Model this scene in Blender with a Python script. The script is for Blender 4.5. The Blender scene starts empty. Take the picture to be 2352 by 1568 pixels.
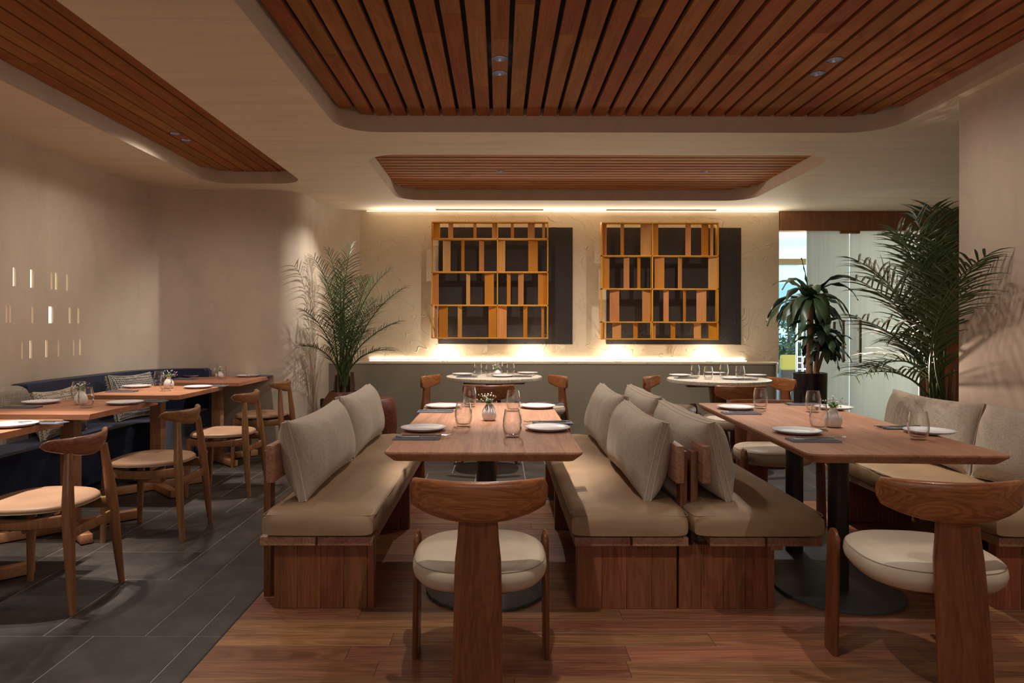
import bpy, bmesh, math, random
from math import sin, cos, pi, radians, sqrt
from mathutils import Vector, Matrix, noise
from mathutils.geometry import tessellate_polygon

random.seed(7)
scene = bpy.context.scene
COL = scene.collection
R = radians

# ------------------------------------------------------------------ camera
F = 1568.0; H = 1.22; VX, VY = 1147.0, 752.0
cam = bpy.data.cameras.new('camera'); camo = bpy.data.objects.new('camera', cam)
COL.objects.link(camo); scene.camera = camo
cam.sensor_width = 36; cam.lens = 24; cam.clip_end = 200
cam.shift_x = (1176 - VX) / 2352; cam.shift_y = (VY - 784) / 2352
camo.location = (0, 0, H); camo.rotation_euler = (R(90), R(-0.1), 0)

def at(px, py, Y):
    return Vector(((px - VX) * Y / F, Y, H - (py - VY) * Y / F))
def atz(px, py, z):
    s = (py - VY) / (H - z)
    return Vector(((px - VX) / s, F / s, z))

# ------------------------------------------------------------------ world, exposure
w = bpy.data.worlds.new('world'); scene.world = w; w.use_nodes = True
bg = w.node_tree.nodes['Background']; bg.inputs[0].default_value = (0.62, 0.86, 1.0, 1); bg.inputs[1].default_value = 2.4
vs = scene.view_settings
vs.view_transform = 'Standard'; vs.look = 'None'; vs.gamma = 1; vs.use_curve_mapping = False
vs.exposure = 0.35
scene.cycles.use_denoising = True
scene.cycles.max_bounces = 10; scene.cycles.diffuse_bounces = 6; scene.cycles.transparent_max_bounces = 40
scene.cycles.sample_clamp_indirect = 4

WARM = (1.0, 0.80, 0.62); WARM2 = (1.0, 0.90, 0.74); NEUT = (1.0, 0.92, 0.84)
def lamp(kind, loc, power, color, size=0.05, rot=None, spot=None, blend=0.3, sy=None, target=None):
    l = bpy.data.lights.new('lamp', kind); l.energy = power; l.color = color
    if kind == 'AREA':
        l.shape = 'RECTANGLE'; l.size = size; l.size_y = sy or size
    else:
        l.shadow_soft_size = size
    if kind == 'SPOT':
        l.spot_size = R(spot); l.spot_blend = blend
    o = bpy.data.objects.new('lamp', l); o.location = loc; COL.objects.link(o)
    if target is not None:
        d = Vector(target) - Vector(loc); o.rotation_euler = d.to_track_quat('-Z', 'Y').to_euler()
    elif rot is not None: o.rotation_euler = rot
    return o

ZC = 2.552; ZS = 2.662          # ceiling underside, slat underside
# soft fill lamp added behind the camera, lifting the room from the front
lamp('AREA', (0.2, -2.0, 1.9), 19, (1.0, 0.94, 0.88), size=4.5, sy=1.4, target=(0.2, 4, 1.0))
# linear uplight lying in the ledge of the back wall
lu = lamp('AREA', (.66, 7.784, .856), 6, (1.0, .91, .72), size=4.27, sy=.008, rot=(R(180), 0, 0)); lu.data.spread = R(170)
# slot light where back wall meets ceiling, washing the ceiling
lt_ = lamp('AREA', (.86, 7.74, 2.42), 12, (1.0, .93, .80), size=4.6, sy=.012, target=(.86, 6.9, 3.0))
# downlights in the slatted panels: position, power, cone
DOWN = [  # x, y, power, cone
    (0.0, 3.66, 40, 36), (0.0, 3.87, 40, 36), (1.80, 3.67, 18, 46), (1.80, 3.87, 18, 46),
    (-2.42, 5.09, 26, 38), (-2.42, 5.27, 26, 38), (0.0, 6.31, 26, 66), (1.88, 6.31, 26, 66),
]
OFFDOWN = [  # further fixtures of the same rows, out of the frame
    (0.0, 1.75, 20, 80), (1.80, 1.75, 16, 80), (-2.42, 3.16, 48, 38), (-2.42, 3.34, 48, 38), (-2.42, 1.5, 14, 80)]
for i, (x, y, p, c) in enumerate(DOWN + OFFDOWN):
    lamp('SPOT', (x, y, ZS - 0.012), p * 3.2, NEUT, size=0.018, rot=(0, 0, 0), spot=c, blend=0.6)
    lamp('SPOT', (x, y, ZS - 0.014), 80 if y > 6 else 20 if x < -1 else 13 if y > 3 else 7, NEUT, size=0.03, rot=(0, 0, 0), spot=165, blend=1.0)

# added spot without a fixture, brightening the convex plaster corner by the palm
lamp('SPOT', (-.40, 6.95, ZS - .115), 110, (1.0, .95, .88), size=.02, spot=50, blend=.8, target=(-1.98, 6.82, 1.45))

# ------------------------------------------------------------------ materials
def nt(name):
    m = bpy.data.materials.new(name); m.use_nodes = True
    t = m.node_tree; b = t.nodes['Principled BSDF']
    return m, t, b
def N(t, k, **kw):
    n = t.nodes.new(k)
    for a, v in kw.items():
        if a in n.inputs: n.inputs[a].default_value = v
        else: setattr(n, a, v)
    return n
def ramp(t, src, stops):
    r = t.nodes.new('ShaderNodeValToRGB'); e = r.color_ramp.elements
    e[0].position, e[0].color = stops[0][0], (*stops[0][1], 1)
    e[1].position, e[1].color = stops[-1][0], (*stops[-1][1], 1)
    for p, c in stops[1:-1]:
        x = e.new(p); x.color = (*c, 1)
    t.links.new(src, r.inputs[0]); return r
def srgb(r, g, b):
    f = lambda c: (c / 255 / 12.92) if c / 255 <= .04045 else ((c / 255 + .055) / 1.055) ** 2.4
    return (f(r), f(g), f(b))
def mul(c, k): return tuple(x * k for x in c)

def flat(name, c, rough=.5, metal=0, spec=.5, coat=0, bump=0, bscale=200):
    m, t, b = nt(name)
    b.inputs['Base Color'].default_value = (*c, 1); b.inputs['Roughness'].default_value = rough
    b.inputs['Metallic'].default_value = metal; b.inputs['Specular IOR Level'].default_value = spec
    b.inputs['Coat Weight'].default_value = coat
    tc = N(t, 'ShaderNodeTexCoord'); n = N(t, 'ShaderNodeTexNoise', Scale=bscale, Detail=3.0)
    t.links.new(tc.outputs['Object'], n.inputs['Vector'])
    r = ramp(t, n.outputs[0], [(.3, mul(c, .93)), (.7, mul(c, 1.06))]); t.links.new(r.outputs[0], b.inputs['Base Color'])
    if bump:
        bp = N(t, 'ShaderNodeBump', Strength=bump, Distance=.002)
        t.links.new(n.outputs[0], bp.inputs['Height']); t.links.new(bp.outputs[0], b.inputs['Normal'])
    return m

def wood(name, dark, light, axis=1, rough=.42, var=.3, scale=1.0, spec=.4, coat=0.0, cathedral=.5):
    m, t, b = nt(name); L = t.links.new
    tc = N(t, 'ShaderNodeTexCoord'); oi = N(t, 'ShaderNodeObjectInfo')
    rv = N(t, 'ShaderNodeVectorMath', operation='SCALE'); rv.inputs[0].default_value = (17, 31, 23)
    L(oi.outputs['Random'], rv.inputs['Scale'])
    ad = N(t, 'ShaderNodeVectorMath', operation='ADD'); L(tc.outputs['Object'], ad.inputs[0]); L(rv.outputs[0], ad.inputs[1])
    sc = [1.0, 1.0, 1.0]; sc[axis] = .09
    mp = N(t, 'ShaderNodeMapping'); mp.inputs['Scale'].default_value = sc; L(ad.outputs[0], mp.inputs[0])
    n1 = N(t, 'ShaderNodeTexNoise', Scale=9.0 * scale, Detail=5.0, Distortion=1.2); L(mp.outputs[0], n1.inputs['Vector'])
    # cathedral rings: sine of the low noise
    mm = N(t, 'ShaderNodeMath', operation='MULTIPLY'); mm.inputs[1].default_value = 70; L(n1.outputs[0], mm.inputs[0])
    sn = N(t, 'ShaderNodeMath', operation='SINE'); L(mm.outputs[0], sn.inputs[0])
    sa = N(t, 'ShaderNodeMath', operation='MULTIPLY_ADD'); sa.inputs[1].default_value = .5 * cathedral * .35; sa.inputs[2].default_value = 0
    L(sn.outputs[0], sa.inputs[0])
    sc2 = [1.0, 1.0, 1.0]; sc2[axis] = .03
    mp2 = N(t, 'ShaderNodeMapping'); mp2.inputs['Scale'].default_value = sc2; L(ad.outputs[0], mp2.inputs[0])
    n2 = N(t, 'ShaderNodeTexNoise', Scale=110.0 * scale, Detail=4.0); L(mp2.outputs[0], n2.inputs['Vector'])
    a1 = N(t, 'ShaderNodeMath', operation='MULTIPLY_ADD'); a1.inputs[1].default_value = .45; L(n2.outputs[0], a1.inputs[0]); 
    hf = N(t, 'ShaderNodeMath', operation='MULTIPLY'); hf.inputs[1].default_value = .6; L(n1.outputs[0], hf.inputs[0])
    L(hf.outputs[0], a1.inputs[2])
    a2 = N(t, 'ShaderNodeMath', operation='ADD'); L(a1.outputs[0], a2.inputs[0]); L(sa.outputs[0], a2.inputs[1])
    r = ramp(t, a2.outputs[0], [(.28, dark), (.75, light)])
    hs = N(t, 'ShaderNodeHueSaturation'); L(r.outputs[0], hs.inputs['Color'])
    mr = N(t, 'ShaderNodeMapRange'); mr.inputs[3].default_value = 1 - var; mr.inputs[4].default_value = 1 + var
    L(oi.outputs['Random'], mr.inputs[0]); L(mr.outputs[0], hs.inputs['Value'])
    wn = N(t, 'ShaderNodeTexWhiteNoise', noise_dimensions='1D'); L(oi.outputs['Random'], wn.inputs['W'])
    mr2 = N(t, 'ShaderNodeMapRange'); mr2.inputs[3].default_value = .5 - .014 * (var > .05); mr2.inputs[4].default_value = .5 + .010 * (var > .05)
    L(wn.outputs[0], mr2.inputs[0]); L(mr2.outputs[0], hs.inputs['Hue'])
    L(hs.outputs[0], b.inputs['Base Color'])
    b.inputs['Roughness'].default_value = rough; b.inputs['Specular IOR Level'].default_value = spec; b.inputs['Coat Weight'].default_value = coat
    bp = N(t, 'ShaderNodeBump', Strength=.12, Distance=.001); L(a2.outputs[0], bp.inputs['Height']); L(bp.outputs[0], b.inputs['Normal'])
    return m

def plaster(name, c, var=.12, stroke=0.0, scale=1.0, stretch=(1, 1, 1), bump=.15, rough=.8):
    m, t, b = nt(name); L = t.links.new
    tc = N(t, 'ShaderNodeTexCoord'); mp = N(t, 'ShaderNodeMapping'); mp.inputs['Scale'].default_value = stretch
    L(tc.outputs['Object'], mp.inputs[0])
    n1 = N(t, 'ShaderNodeTexNoise', Scale=1.6 * scale, Detail=6.0, Roughness=.6, Distortion=.7); L(mp.outputs[0], n1.inputs['Vector'])
    n2 = N(t, 'ShaderNodeTexNoise', Scale=9.0 * scale, Detail=5.0, Distortion=1.0); L(mp.outputs[0], n2.inputs['Vector'])
    a = N(t, 'ShaderNodeMath', operation='MULTIPLY_ADD'); a.inputs[1].default_value = .35; L(n2.outputs[0], a.inputs[0]); L(n1.outputs[0], a.inputs[2])
    r = ramp(t, a.outputs[0], [(.45, mul(c, 1 - var)), (.68, c), (.92, mul(c, 1 + var * .7))])
    L(r.outputs[0], b.inputs['Base Color']); b.inputs['Roughness'].default_value = rough; b.inputs['Specular IOR Level'].default_value = .3
    h = a.outputs[0]
    if stroke:
        # trowel arcs: thin iso-lines of a strongly warped noise, broken up by a mask
        n3 = N(t, 'ShaderNodeTexNoise', Scale=2.3, Detail=1.0, Distortion=2.2); L(tc.outputs['Object'], n3.inputs['Vector'])
        q = N(t, 'ShaderNodeMath', operation='MULTIPLY'); q.inputs[1].default_value = 26; L(n3.outputs[0], q.inputs[0])
        s = N(t, 'ShaderNodeMath', operation='SINE'); L(q.outputs[0], s.inputs[0])
        rr = ramp(t, s.outputs[0], [(.965, (0, 0, 0)), (1.0, (1, 1, 1))])
        n4 = N(t, 'ShaderNodeTexNoise', Scale=3.1, Detail=2.0); L(tc.outputs['Object'], n4.inputs['Vector'])
        r4 = ramp(t, n4.outputs[0], [(.42, (0, 0, 0)), (.52, (1, 1, 1))])
        mk = N(t, 'ShaderNodeMath', operation='MULTIPLY'); L(rr.outputs[0], mk.inputs[0]); L(r4.outputs[0], mk.inputs[1])
        ad = N(t, 'ShaderNodeMath', operation='MULTIPLY_ADD'); ad.inputs[1].default_value = stroke; L(mk.outputs[0], ad.inputs[0]); L(a.outputs[0], ad.inputs[2])
        h = ad.outputs[0]
    bp = N(t, 'ShaderNodeBump', Strength=bump, Distance=.012); L(h, bp.inputs['Height']); L(bp.outputs[0], b.inputs['Normal'])
    return m

def weave(name, c1, c2, scale=420, bump=.5, rough=.9):
    m, t, b = nt(name); L = t.links.new
    tc = N(t, 'ShaderNodeTexCoord')
    def thread(axis_scale):
        mp = N(t, 'ShaderNodeMapping'); mp.inputs['Scale'].default_value = axis_scale; L(tc.outputs['Object'], mp.inputs[0])
        n = N(t, 'ShaderNodeTexNoise', Scale=scale, Detail=2.0); L(mp.outputs[0], n.inputs['Vector']); return n
    h = thread((1, .06, 1)); v = thread((1, 1, .06))
    a = N(t, 'ShaderNodeMath', operation='ADD'); L(h.outputs[0], a.inputs[0]); L(v.outputs[0], a.inputs[1])
    hh = N(t, 'ShaderNodeMath', operation='MULTIPLY'); hh.inputs[1].default_value = .5; L(a.outputs[0], hh.inputs[0])
    r = ramp(t, hh.outputs[0], [(.36, c1), (.6, c2)]); L(r.outputs[0], b.inputs['Base Color'])
    b.inputs['Roughness'].default_value = rough; b.inputs['Specular IOR Level'].default_value = .15; b.inputs['Sheen Weight'].default_value = .2
    bp = N(t, 'ShaderNodeBump', Strength=bump, Distance=.002); L(hh.outputs[0], bp.inputs['Height']); L(bp.outputs[0], b.inputs['Normal'])
    return m

def leather(name, c, rough=.5):
    m, t, b = nt(name); L = t.links.new
    tc = N(t, 'ShaderNodeTexCoord')
    n1 = N(t, 'ShaderNodeTexNoise', Scale=5.0, Detail=5.0); L(tc.outputs['Object'], n1.inputs['Vector'])
    r = ramp(t, n1.outputs[0], [(.3, mul(c, .86)), (.7, mul(c, 1.1))]); L(r.outputs[0], b.inputs['Base Color'])
    v = N(t, 'ShaderNodeTexVoronoi', Scale=420.0); L(tc.outputs['Object'], v.inputs['Vector'])
    mp = N(t, 'ShaderNodeMapping'); mp.inputs['Scale'].default_value = (1, 4, 1); L(tc.outputs['Object'], mp.inputs[0])
    n2 = N(t, 'ShaderNodeTexNoise', Scale=7.0, Detail=2.0); L(mp.outputs[0], n2.inputs['Vector'])
    a = N(t, 'ShaderNodeMath', operation='MULTIPLY_ADD'); a.inputs[1].default_value = 4; L(n2.outputs[0], a.inputs[0]); L(v.outputs[0], a.inputs[2])
    bp = N(t, 'ShaderNodeBump', Strength=.12, Distance=.003); L(a.outputs[0], bp.inputs['Height']); L(bp.outputs[0], b.inputs['Normal'])
    b.inputs['Roughness'].default_value = rough; b.inputs['Specular IOR Level'].default_value = .35
    return m

def emit(name, c, s):
    m, t, b = nt(name)
    b.inputs['Base Color'].default_value = (*c, 1); b.inputs['Emission Color'].default_value = (*c, 1); b.inputs['Emission Strength'].default_value = s
    return m

def clear_glass(name, tint=(.97, .98, .97), boost=1.6, rough=0.0):
    m = bpy.data.materials.new(name); m.use_nodes = True; t = m.node_tree
    for n in list(t.nodes):
        if n.type != 'OUTPUT_MATERIAL': t.nodes.remove(n)
    out = t.nodes['Material Output']
    tr = N(t, 'ShaderNodeBsdfTransparent'); tr.inputs[0].default_value = (*tint, 1)
    gl = N(t, 'ShaderNodeBsdfGlossy'); gl.inputs['Roughness'].default_value = rough
    lw_ = N(t, 'ShaderNodeLayerWeight'); lw_.inputs['Blend'].default_value = .5
    pw = N(t, 'ShaderNodeMath', operation='POWER'); pw.inputs[1].default_value = 2.6; t.links.new(lw_.outputs['Facing'], pw.inputs[0])
    mu = N(t, 'ShaderNodeMath', operation='MULTIPLY_ADD', use_clamp=True); mu.inputs[1].default_value = .5 * boost; mu.inputs[2].default_value = .03
    t.links.new(pw.outputs[0], mu.inputs[0])
    mx = N(t, 'ShaderNodeMixShader'); t.links.new(mu.outputs[0], mx.inputs[0]); t.links.new(tr.outputs[0], mx.inputs[1]); t.links.new(gl.outputs[0], mx.inputs[2])
    t.links.new(mx.outputs[0], out.inputs[0])
    return m

def frosted(name):
    m = bpy.data.materials.new(name); m.use_nodes = True; t = m.node_tree
    for n in list(t.nodes):
        if n.type != 'OUTPUT_MATERIAL': t.nodes.remove(n)
    out = t.nodes['Material Output']; L = t.links.new
    tc = N(t, 'ShaderNodeTexCoord'); mp = N(t, 'ShaderNodeMapping'); mp.inputs['Scale'].default_value = (1, 1, .02); L(tc.outputs['Object'], mp.inputs[0])
    n = N(t, 'ShaderNodeTexNoise', Scale=30.0, Detail=3.0); L(mp.outputs[0], n.inputs['Vector'])
    r = ramp(t, n.outputs[0], [(.3, (.50, .51, .47)), (.7, (.56, .57, .53))])
    d = N(t, 'ShaderNodeBsdfDiffuse'); L(r.outputs[0], d.inputs[0])
    tl = N(t, 'ShaderNodeBsdfTranslucent'); L(r.outputs[0], tl.inputs[0])
    m1 = N(t, 'ShaderNodeMixShader'); m1.inputs[0].default_value = .5; L(d.outputs[0], m1.inputs[1]); L(tl.outputs[0], m1.inputs[2])
    g = N(t, 'ShaderNodeBsdfGlossy'); g.inputs['Roughness'].default_value = .03
    m2 = N(t, 'ShaderNodeMixShader'); m2.inputs[0].default_value = .25; L(m1.outputs[0], m2.inputs[1]); L(g.outputs[0], m2.inputs[2])
    L(m2.outputs[0], out.inputs[0]); return m

def slate(name):
    m, t, b = nt(name); L = t.links.new
    tc = N(t, 'ShaderNodeTexCoord'); oi = N(t, 'ShaderNodeObjectInfo')
    n1 = N(t, 'ShaderNodeTexNoise', Scale=5.0, Detail=8.0, Roughness=.65); L(tc.outputs['Object'], n1.inputs['Vector'])
    r = ramp(t, n1.outputs[0], [(.3, srgb(46, 40, 36)), (.5, srgb(62, 55, 49)), (.75, srgb(84, 75, 67))])
    v = N(t, 'ShaderNodeTexVoronoi', Scale=38.0); L(tc.outputs['Object'], v.inputs['Vector'])
    sp = ramp(t, v.outputs[0], [(.03, (1, 1, 1)), (.07, (0, 0, 0))])
    n2 = N(t, 'ShaderNodeTexNoise', Scale=11.0); L(tc.outputs['Object'], n2.inputs['Vector'])
    k = ramp(t, n2.outputs[0], [(.56, (0, 0, 0)), (.62, (.5, .5, .5))])
    mk = N(t, 'ShaderNodeMath', operation='MULTIPLY'); L(sp.outputs[0], mk.inputs[0]); L(k.outputs[0], mk.inputs[1])
    mx = N(t, 'ShaderNodeMixRGB'); L(mk.outputs[0], mx.inputs[0]); L(r.outputs[0], mx.inputs[1]); mx.inputs[2].default_value = (.4, .37, .34, 1)
    hs = N(t, 'ShaderNodeHueSaturation'); mr = N(t, 'ShaderNodeMapRange'); mr.inputs[3].default_value = .8; mr.inputs[4].default_value = 1.2
    L(oi.outputs['Random'], mr.inputs[0]); L(mr.outputs[0], hs.inputs['Value']); L(mx.outputs[0], hs.inputs['Color']); L(hs.outputs[0], b.inputs['Base Color'])
    b.inputs['Roughness'].default_value = .5; b.inputs['Specular IOR Level'].default_value = .4
    bp = N(t, 'ShaderNodeBump', Strength=.25, Distance=.003); L(n1.outputs[0], bp.inputs['Height']); L(bp.outputs[0], b.inputs['Normal'])
    return m

MAT = dict(
    plaster_wall=plaster('warm plaster', srgb(196, 178, 158), var=.16, stretch=(1, 1, .45), bump=.12),
    plaster_back=plaster('troweled plaster', srgb(206, 188, 160), var=.10, stroke=.9, bump=.6),
    plaster_ceil=plaster('brushed ceiling plaster', srgb(220, 202, 178), var=.10, stretch=(.5, 5, 1), bump=.05),
    plaster_dark=plaster('dark troweled plaster', srgb(54, 47, 43), var=.2, stroke=.9, bump=.6),
    wainscot=plaster('olive grey plaster', srgb(140, 130, 112), var=.08, bump=.05),
    recess=flat('smooth recess paint', srgb(196, 174, 152), .7, bscale=8),
    black=flat('black backing', (.004, .004, .004), .9),
    slat_y=wood('ceiling slat wood long', srgb(122, 74, 40), srgb(168, 108, 64), axis=1, var=.09, rough=.75, spec=.12, cathedral=.25),
    slat_x=wood('ceiling slat wood cross', srgb(132, 84, 48), srgb(178, 118, 72), axis=0, var=.09, rough=.75, spec=.12, cathedral=.25),  # lighter than the long slats: light off the tables put into the colour
    floor_wood=wood('floor plank wood', srgb(94, 58, 38), srgb(160, 108, 74), axis=0, var=.22, rough=.42, scale=.9, cathedral=.45),
    slate=slate('slate tile'),
    grout=flat('pale grout', srgb(150, 140, 130), .9),
    floor_base=flat('floor slab', srgb(60, 52, 46), .9),
    table=wood('table wood', srgb(120, 78, 54), srgb(180, 128, 96), axis=1, var=.03, rough=.5, cathedral=.25),
    ltable=wood('pale table wood', srgb(146, 96, 64), srgb(192, 138, 98), axis=0, var=.06, rough=.42, cathedral=.3),
    ltable_y=wood('pale table wood upright', srgb(136, 88, 58), srgb(178, 126, 90), axis=2, var=.06, rough=.45, cathedral=.3),
    bench=wood('bench wood', srgb(94, 54, 32), srgb(150, 93, 58), axis=2, var=.15, rough=.42, cathedral=.35),
    bench_y=wood('bench plank wood', srgb(130, 90, 66), srgb(186, 142, 112), axis=1, var=.16, rough=.45),
    chair_x=wood('chair back wood', srgb(112, 62, 32), srgb(160, 99, 56), axis=0, var=.05, rough=.3, scale=1.2, coat=.25, cathedral=.7),
    chair_z=wood('chair leg wood', srgb(84, 44, 22), srgb(130, 76, 42), axis=2, var=.05, rough=.32, coat=.2, cathedral=.3),
    horn=wood('horn chair wood', srgb(112, 74, 44), srgb(164, 116, 74), axis=2, var=.06, rough=.34, coat=.2, cathedral=.2),
    hornback=wood('horn chair back wood', srgb(118, 72, 44), srgb(170, 114, 74), axis=0, var=.06, rough=.3, coat=.25, cathedral=.4),
    leather=leather('beige leather', srgb(196, 178, 156), .42),
    leather_tan=leather('tan leather', srgb(168, 130, 100), .45),
    bench_leather=leather('olive tan leather', srgb(154, 125, 95), .5),
    linen=weave('linen', srgb(160, 143, 124), srgb(198, 182, 163), scale=520, bump=.7),
    seam=flat('seam thread', srgb(138, 120, 100), .9),
    linen_seam=flat('linen piping', srgb(196, 182, 164), .9),
    navy=weave('navy wool', srgb(22, 26, 44), srgb(44, 50, 76), scale=260, bump=.3),
    beige_fabric=weave('beige banquette wool', srgb(120, 108, 92), srgb(168, 154, 134), scale=260, bump=.3),
    ceramic=flat('white glaze', srgb(232, 226, 222), .22, coat=.3, bscale=12),
    rim=flat('slate blue glaze rim', srgb(150, 150, 176), .3),
    vase_white=flat('matt white vase', srgb(228, 220, 212), .45),
    drip=flat('grey drip glaze', srgb(84, 84, 88), .35),
    glass=clear_glass('drinking glass', (.994, .995, .994), 3.6),
    pane=clear_glass('window glass', (.95, .98, .97), 1.0),
    frosted=frosted('frosted glass'),
    napkin=flat('grey napkin', srgb(104, 104, 112), .9, bump=.3, bscale=500),
    steel=flat('steel', (.55, .53, .5), .22, metal=1),
    brushed=flat('brushed bronze steel', srgb(150, 136, 120), .35, metal=1),
    iron=flat('black steel', srgb(38, 36, 36), .45, spec=.5),
    base_plate=flat('grey steel plate', srgb(70, 72, 72), .5),
    gold=flat('golden lacquer', srgb(226, 160, 48), .4, metal=.1),
    goldwood=wood('gold stained slat', srgb(192, 130, 64), srgb(216, 156, 90), axis=2, var=.18, rough=.4, cathedral=.2),
    amber=flat('amber lacquer slat', srgb(204, 130, 38), .4, metal=0),
    soil=flat('soil', srgb(40, 30, 24), 1),
    pot_wood=wood('pot wood', srgb(74, 40, 24), srgb(120, 70, 44), axis=2, var=.1, rough=.4),
    stool_wood=wood('stool wood', srgb(60, 30, 18), srgb(104, 58, 36), axis=0, var=.1, rough=.45, cathedral=1.0),
    pot_black=flat('glossy black pot', srgb(34, 26, 28), .2, coat=.4),
    leaf=flat('palm leaf', srgb(66, 84, 46), .42, bscale=20),
    leaf2=flat('dracaena leaf', srgb(60, 80, 52), .38, bscale=14),
    stem=flat('palm stem', srgb(92, 70, 48), .6, bscale=30),
    cane=flat('cane bark', srgb(150, 112, 84), .8, bscale=40, bump=.5),
    header=wood('header veneer', srgb(132, 88, 60), srgb(164, 114, 82), axis=2, var=.05, rough=.5),
    led=emit('led strip', (1.0, .93, .76), 1.9),
    led_top=emit('led slot', (1.0, .93, .80), .8),
    bulb=emit('downlight lens', (1.0, .95, .92), 3.0),
    uplens=emit('uplight lens', (1.0, .96, .85), 8.0),
    slot=emit('slot glow', (1.0, .88, .68), 1.0),
    ringm=flat('downlight ring', srgb(30, 26, 26), .4),
    reflector=flat('downlight reflector', srgb(150, 140, 150), .25, metal=.8),
    white_wall=flat('white soffit', srgb(225, 232, 232), .7),
    facade=flat('pale facade', srgb(214, 232, 236), .8, bscale=2),
    facade_joint=flat('facade joint', srgb(150, 180, 200), .8),
    brown_band=flat('brown fascia', srgb(122, 96, 60), .6),
    yellow=flat('yellow upholstery', srgb(150, 142, 72), .8),
    shrub=flat('shrub leaf', srgb(58, 82, 60), .6, bscale=12),
    flower_white=flat('white blossom', srgb(240, 232, 226), .7),
    flower_pink=flat('pink blossom', srgb(196, 130, 170), .7),
    green=flat('flower stem', srgb(96, 130, 70), .6),
    red=flat('red sign face', srgb(190, 40, 36), .5),
    pave=flat('pale paving', srgb(200, 205, 205), .8),
    plastic=flat('black plastic', srgb(22, 20, 20), .5),
    fringe=flat('cream fringe', srgb(190, 176, 152), .95),
    tile_base=flat('baseboard tile', srgb(110, 98, 86), .6, bscale=6),
)
def weave_pattern(name, cream, navy, freq):
    m, t, b = nt(name); L = t.links.new
    tc = N(t, 'ShaderNodeTexCoord'); mp = N(t, 'ShaderNodeMapping'); mp.inputs['Rotation'].default_value = (R(45), 0, 0); L(tc.outputs['Object'], mp.inputs[0])
    ck = N(t, 'ShaderNodeTexChecker', Scale=freq); ck.inputs[1].default_value = (*cream, 1); ck.inputs[2].default_value = (*navy, 1); L(mp.outputs[0], ck.inputs[0])
    L(ck.outputs[0], b.inputs['Base Color']); b.inputs['Roughness'].default_value = .95
    n = N(t, 'ShaderNodeTexNoise', Scale=300.0); L(tc.outputs['Object'], n.inputs['Vector'])
    bp = N(t, 'ShaderNodeBump', Strength=.5, Distance=.003); L(n.outputs[0], bp.inputs['Height']); L(bp.outputs[0], b.inputs['Normal'])
    return m
MAT['pat_navy'] = weave_pattern('navy cream weave', srgb(190, 180, 160), srgb(44, 52, 74), 90)
MAT['pat_beige'] = weave_pattern('beige herringbone', srgb(196, 180, 156), srgb(120, 106, 92), 70)

# ------------------------------------------------------------------ mesh helpers
def new(): return bmesh.new()
def obj(name, bm, mat, parent=None, smooth=True, loc=None, angle=40):
    me = bpy.data.meshes.new(name)
    bmesh.ops.recalc_face_normals(bm, faces=bm.faces[:])
    bm.to_mesh(me); bm.free()
    mats = mat if isinstance(mat, (list, tuple)) else [mat]
    for x in mats: me.materials.append(MAT[x] if isinstance(x, str) else x)
    if smooth and len(me.polygons):
        me.shade_smooth()
        try: me.set_sharp_from_angle(angle=R(angle))
        except Exception: pass
    o = bpy.data.objects.new(name, me); COL.objects.link(o)
    if parent is not None: o.parent = parent
    if loc is not None: o.location = loc
    return o
def thing(name, label, cat, loc=(0, 0, 0), rz=0, group=None):
    o = bpy.data.objects.new(name, None); COL.objects.link(o); o.location = loc; o.rotation_euler = (0, 0, rz)
    return tag(o, label, cat, group)
def tag(o, label, cat, group=None):
    o['label'] = label; o['category'] = cat
    if group: o['group'] = group
    elif 'group' in o: del o['group']
    return o
def struct(o, label):
    o['kind'] = 'structure'; o['label'] = label; return o
def dup(root, loc, rz, label, group=None):
    r = root.copy(); COL.objects.link(r); r.location = loc; r.rotation_euler = (0, 0, rz); r['label'] = label
    if group: r['group'] = group
    def rec(src, dst):
        for ch in [c for c in bpy.data.objects if c.parent == src]:
            c = ch.copy(); COL.objects.link(c); c.parent = dst; rec(ch, c)
    rec(root, r); return r

def box(bm, c, s, bev=0, rz=0, seg=2, rot=None, midx=0):
    M = Matrix.Translation(c) @ (rot if rot is not None else Matrix.Rotation(rz, 4, 'Z')) @ Matrix.Diagonal((*s, 1))
    v = bmesh.ops.create_cube(bm, size=1, matrix=M)['verts']
    if midx:
        for f in {f for x in v for f in x.link_faces}: f.material_index = midx
    if bev:
        e = list({e for x in v for e in x.link_edges})
        bmesh.ops.bevel(bm, geom=e, offset=bev, segments=seg, affect='EDGES', profile=.5)
def b2(bm, x0, x1, y0, y1, z0, z1, bev=0, seg=2, midx=0):
    box(bm, ((x0 + x1) / 2, (y0 + y1) / 2, (z0 + z1) / 2), (x1 - x0, y1 - y0, z1 - z0), bev, seg=seg, midx=midx)
def loft(bm, secs, cap=True, closed=True, midx=0):
    rows = [[bm.verts.new(p) for p in s] for s in secs]
    n = len(rows[0])
    for a, b in zip(rows, rows[1:]):
        for i in range(n if closed else n - 1):
            j = (i + 1) % n
            f = bm.faces.new((a[i], a[j], b[j], b[i])); f.material_index = midx
    if cap:
        bm.faces.new(rows[0][::-1]).material_index = midx; bm.faces.new(rows[-1]).material_index = midx
    return rows
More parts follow.
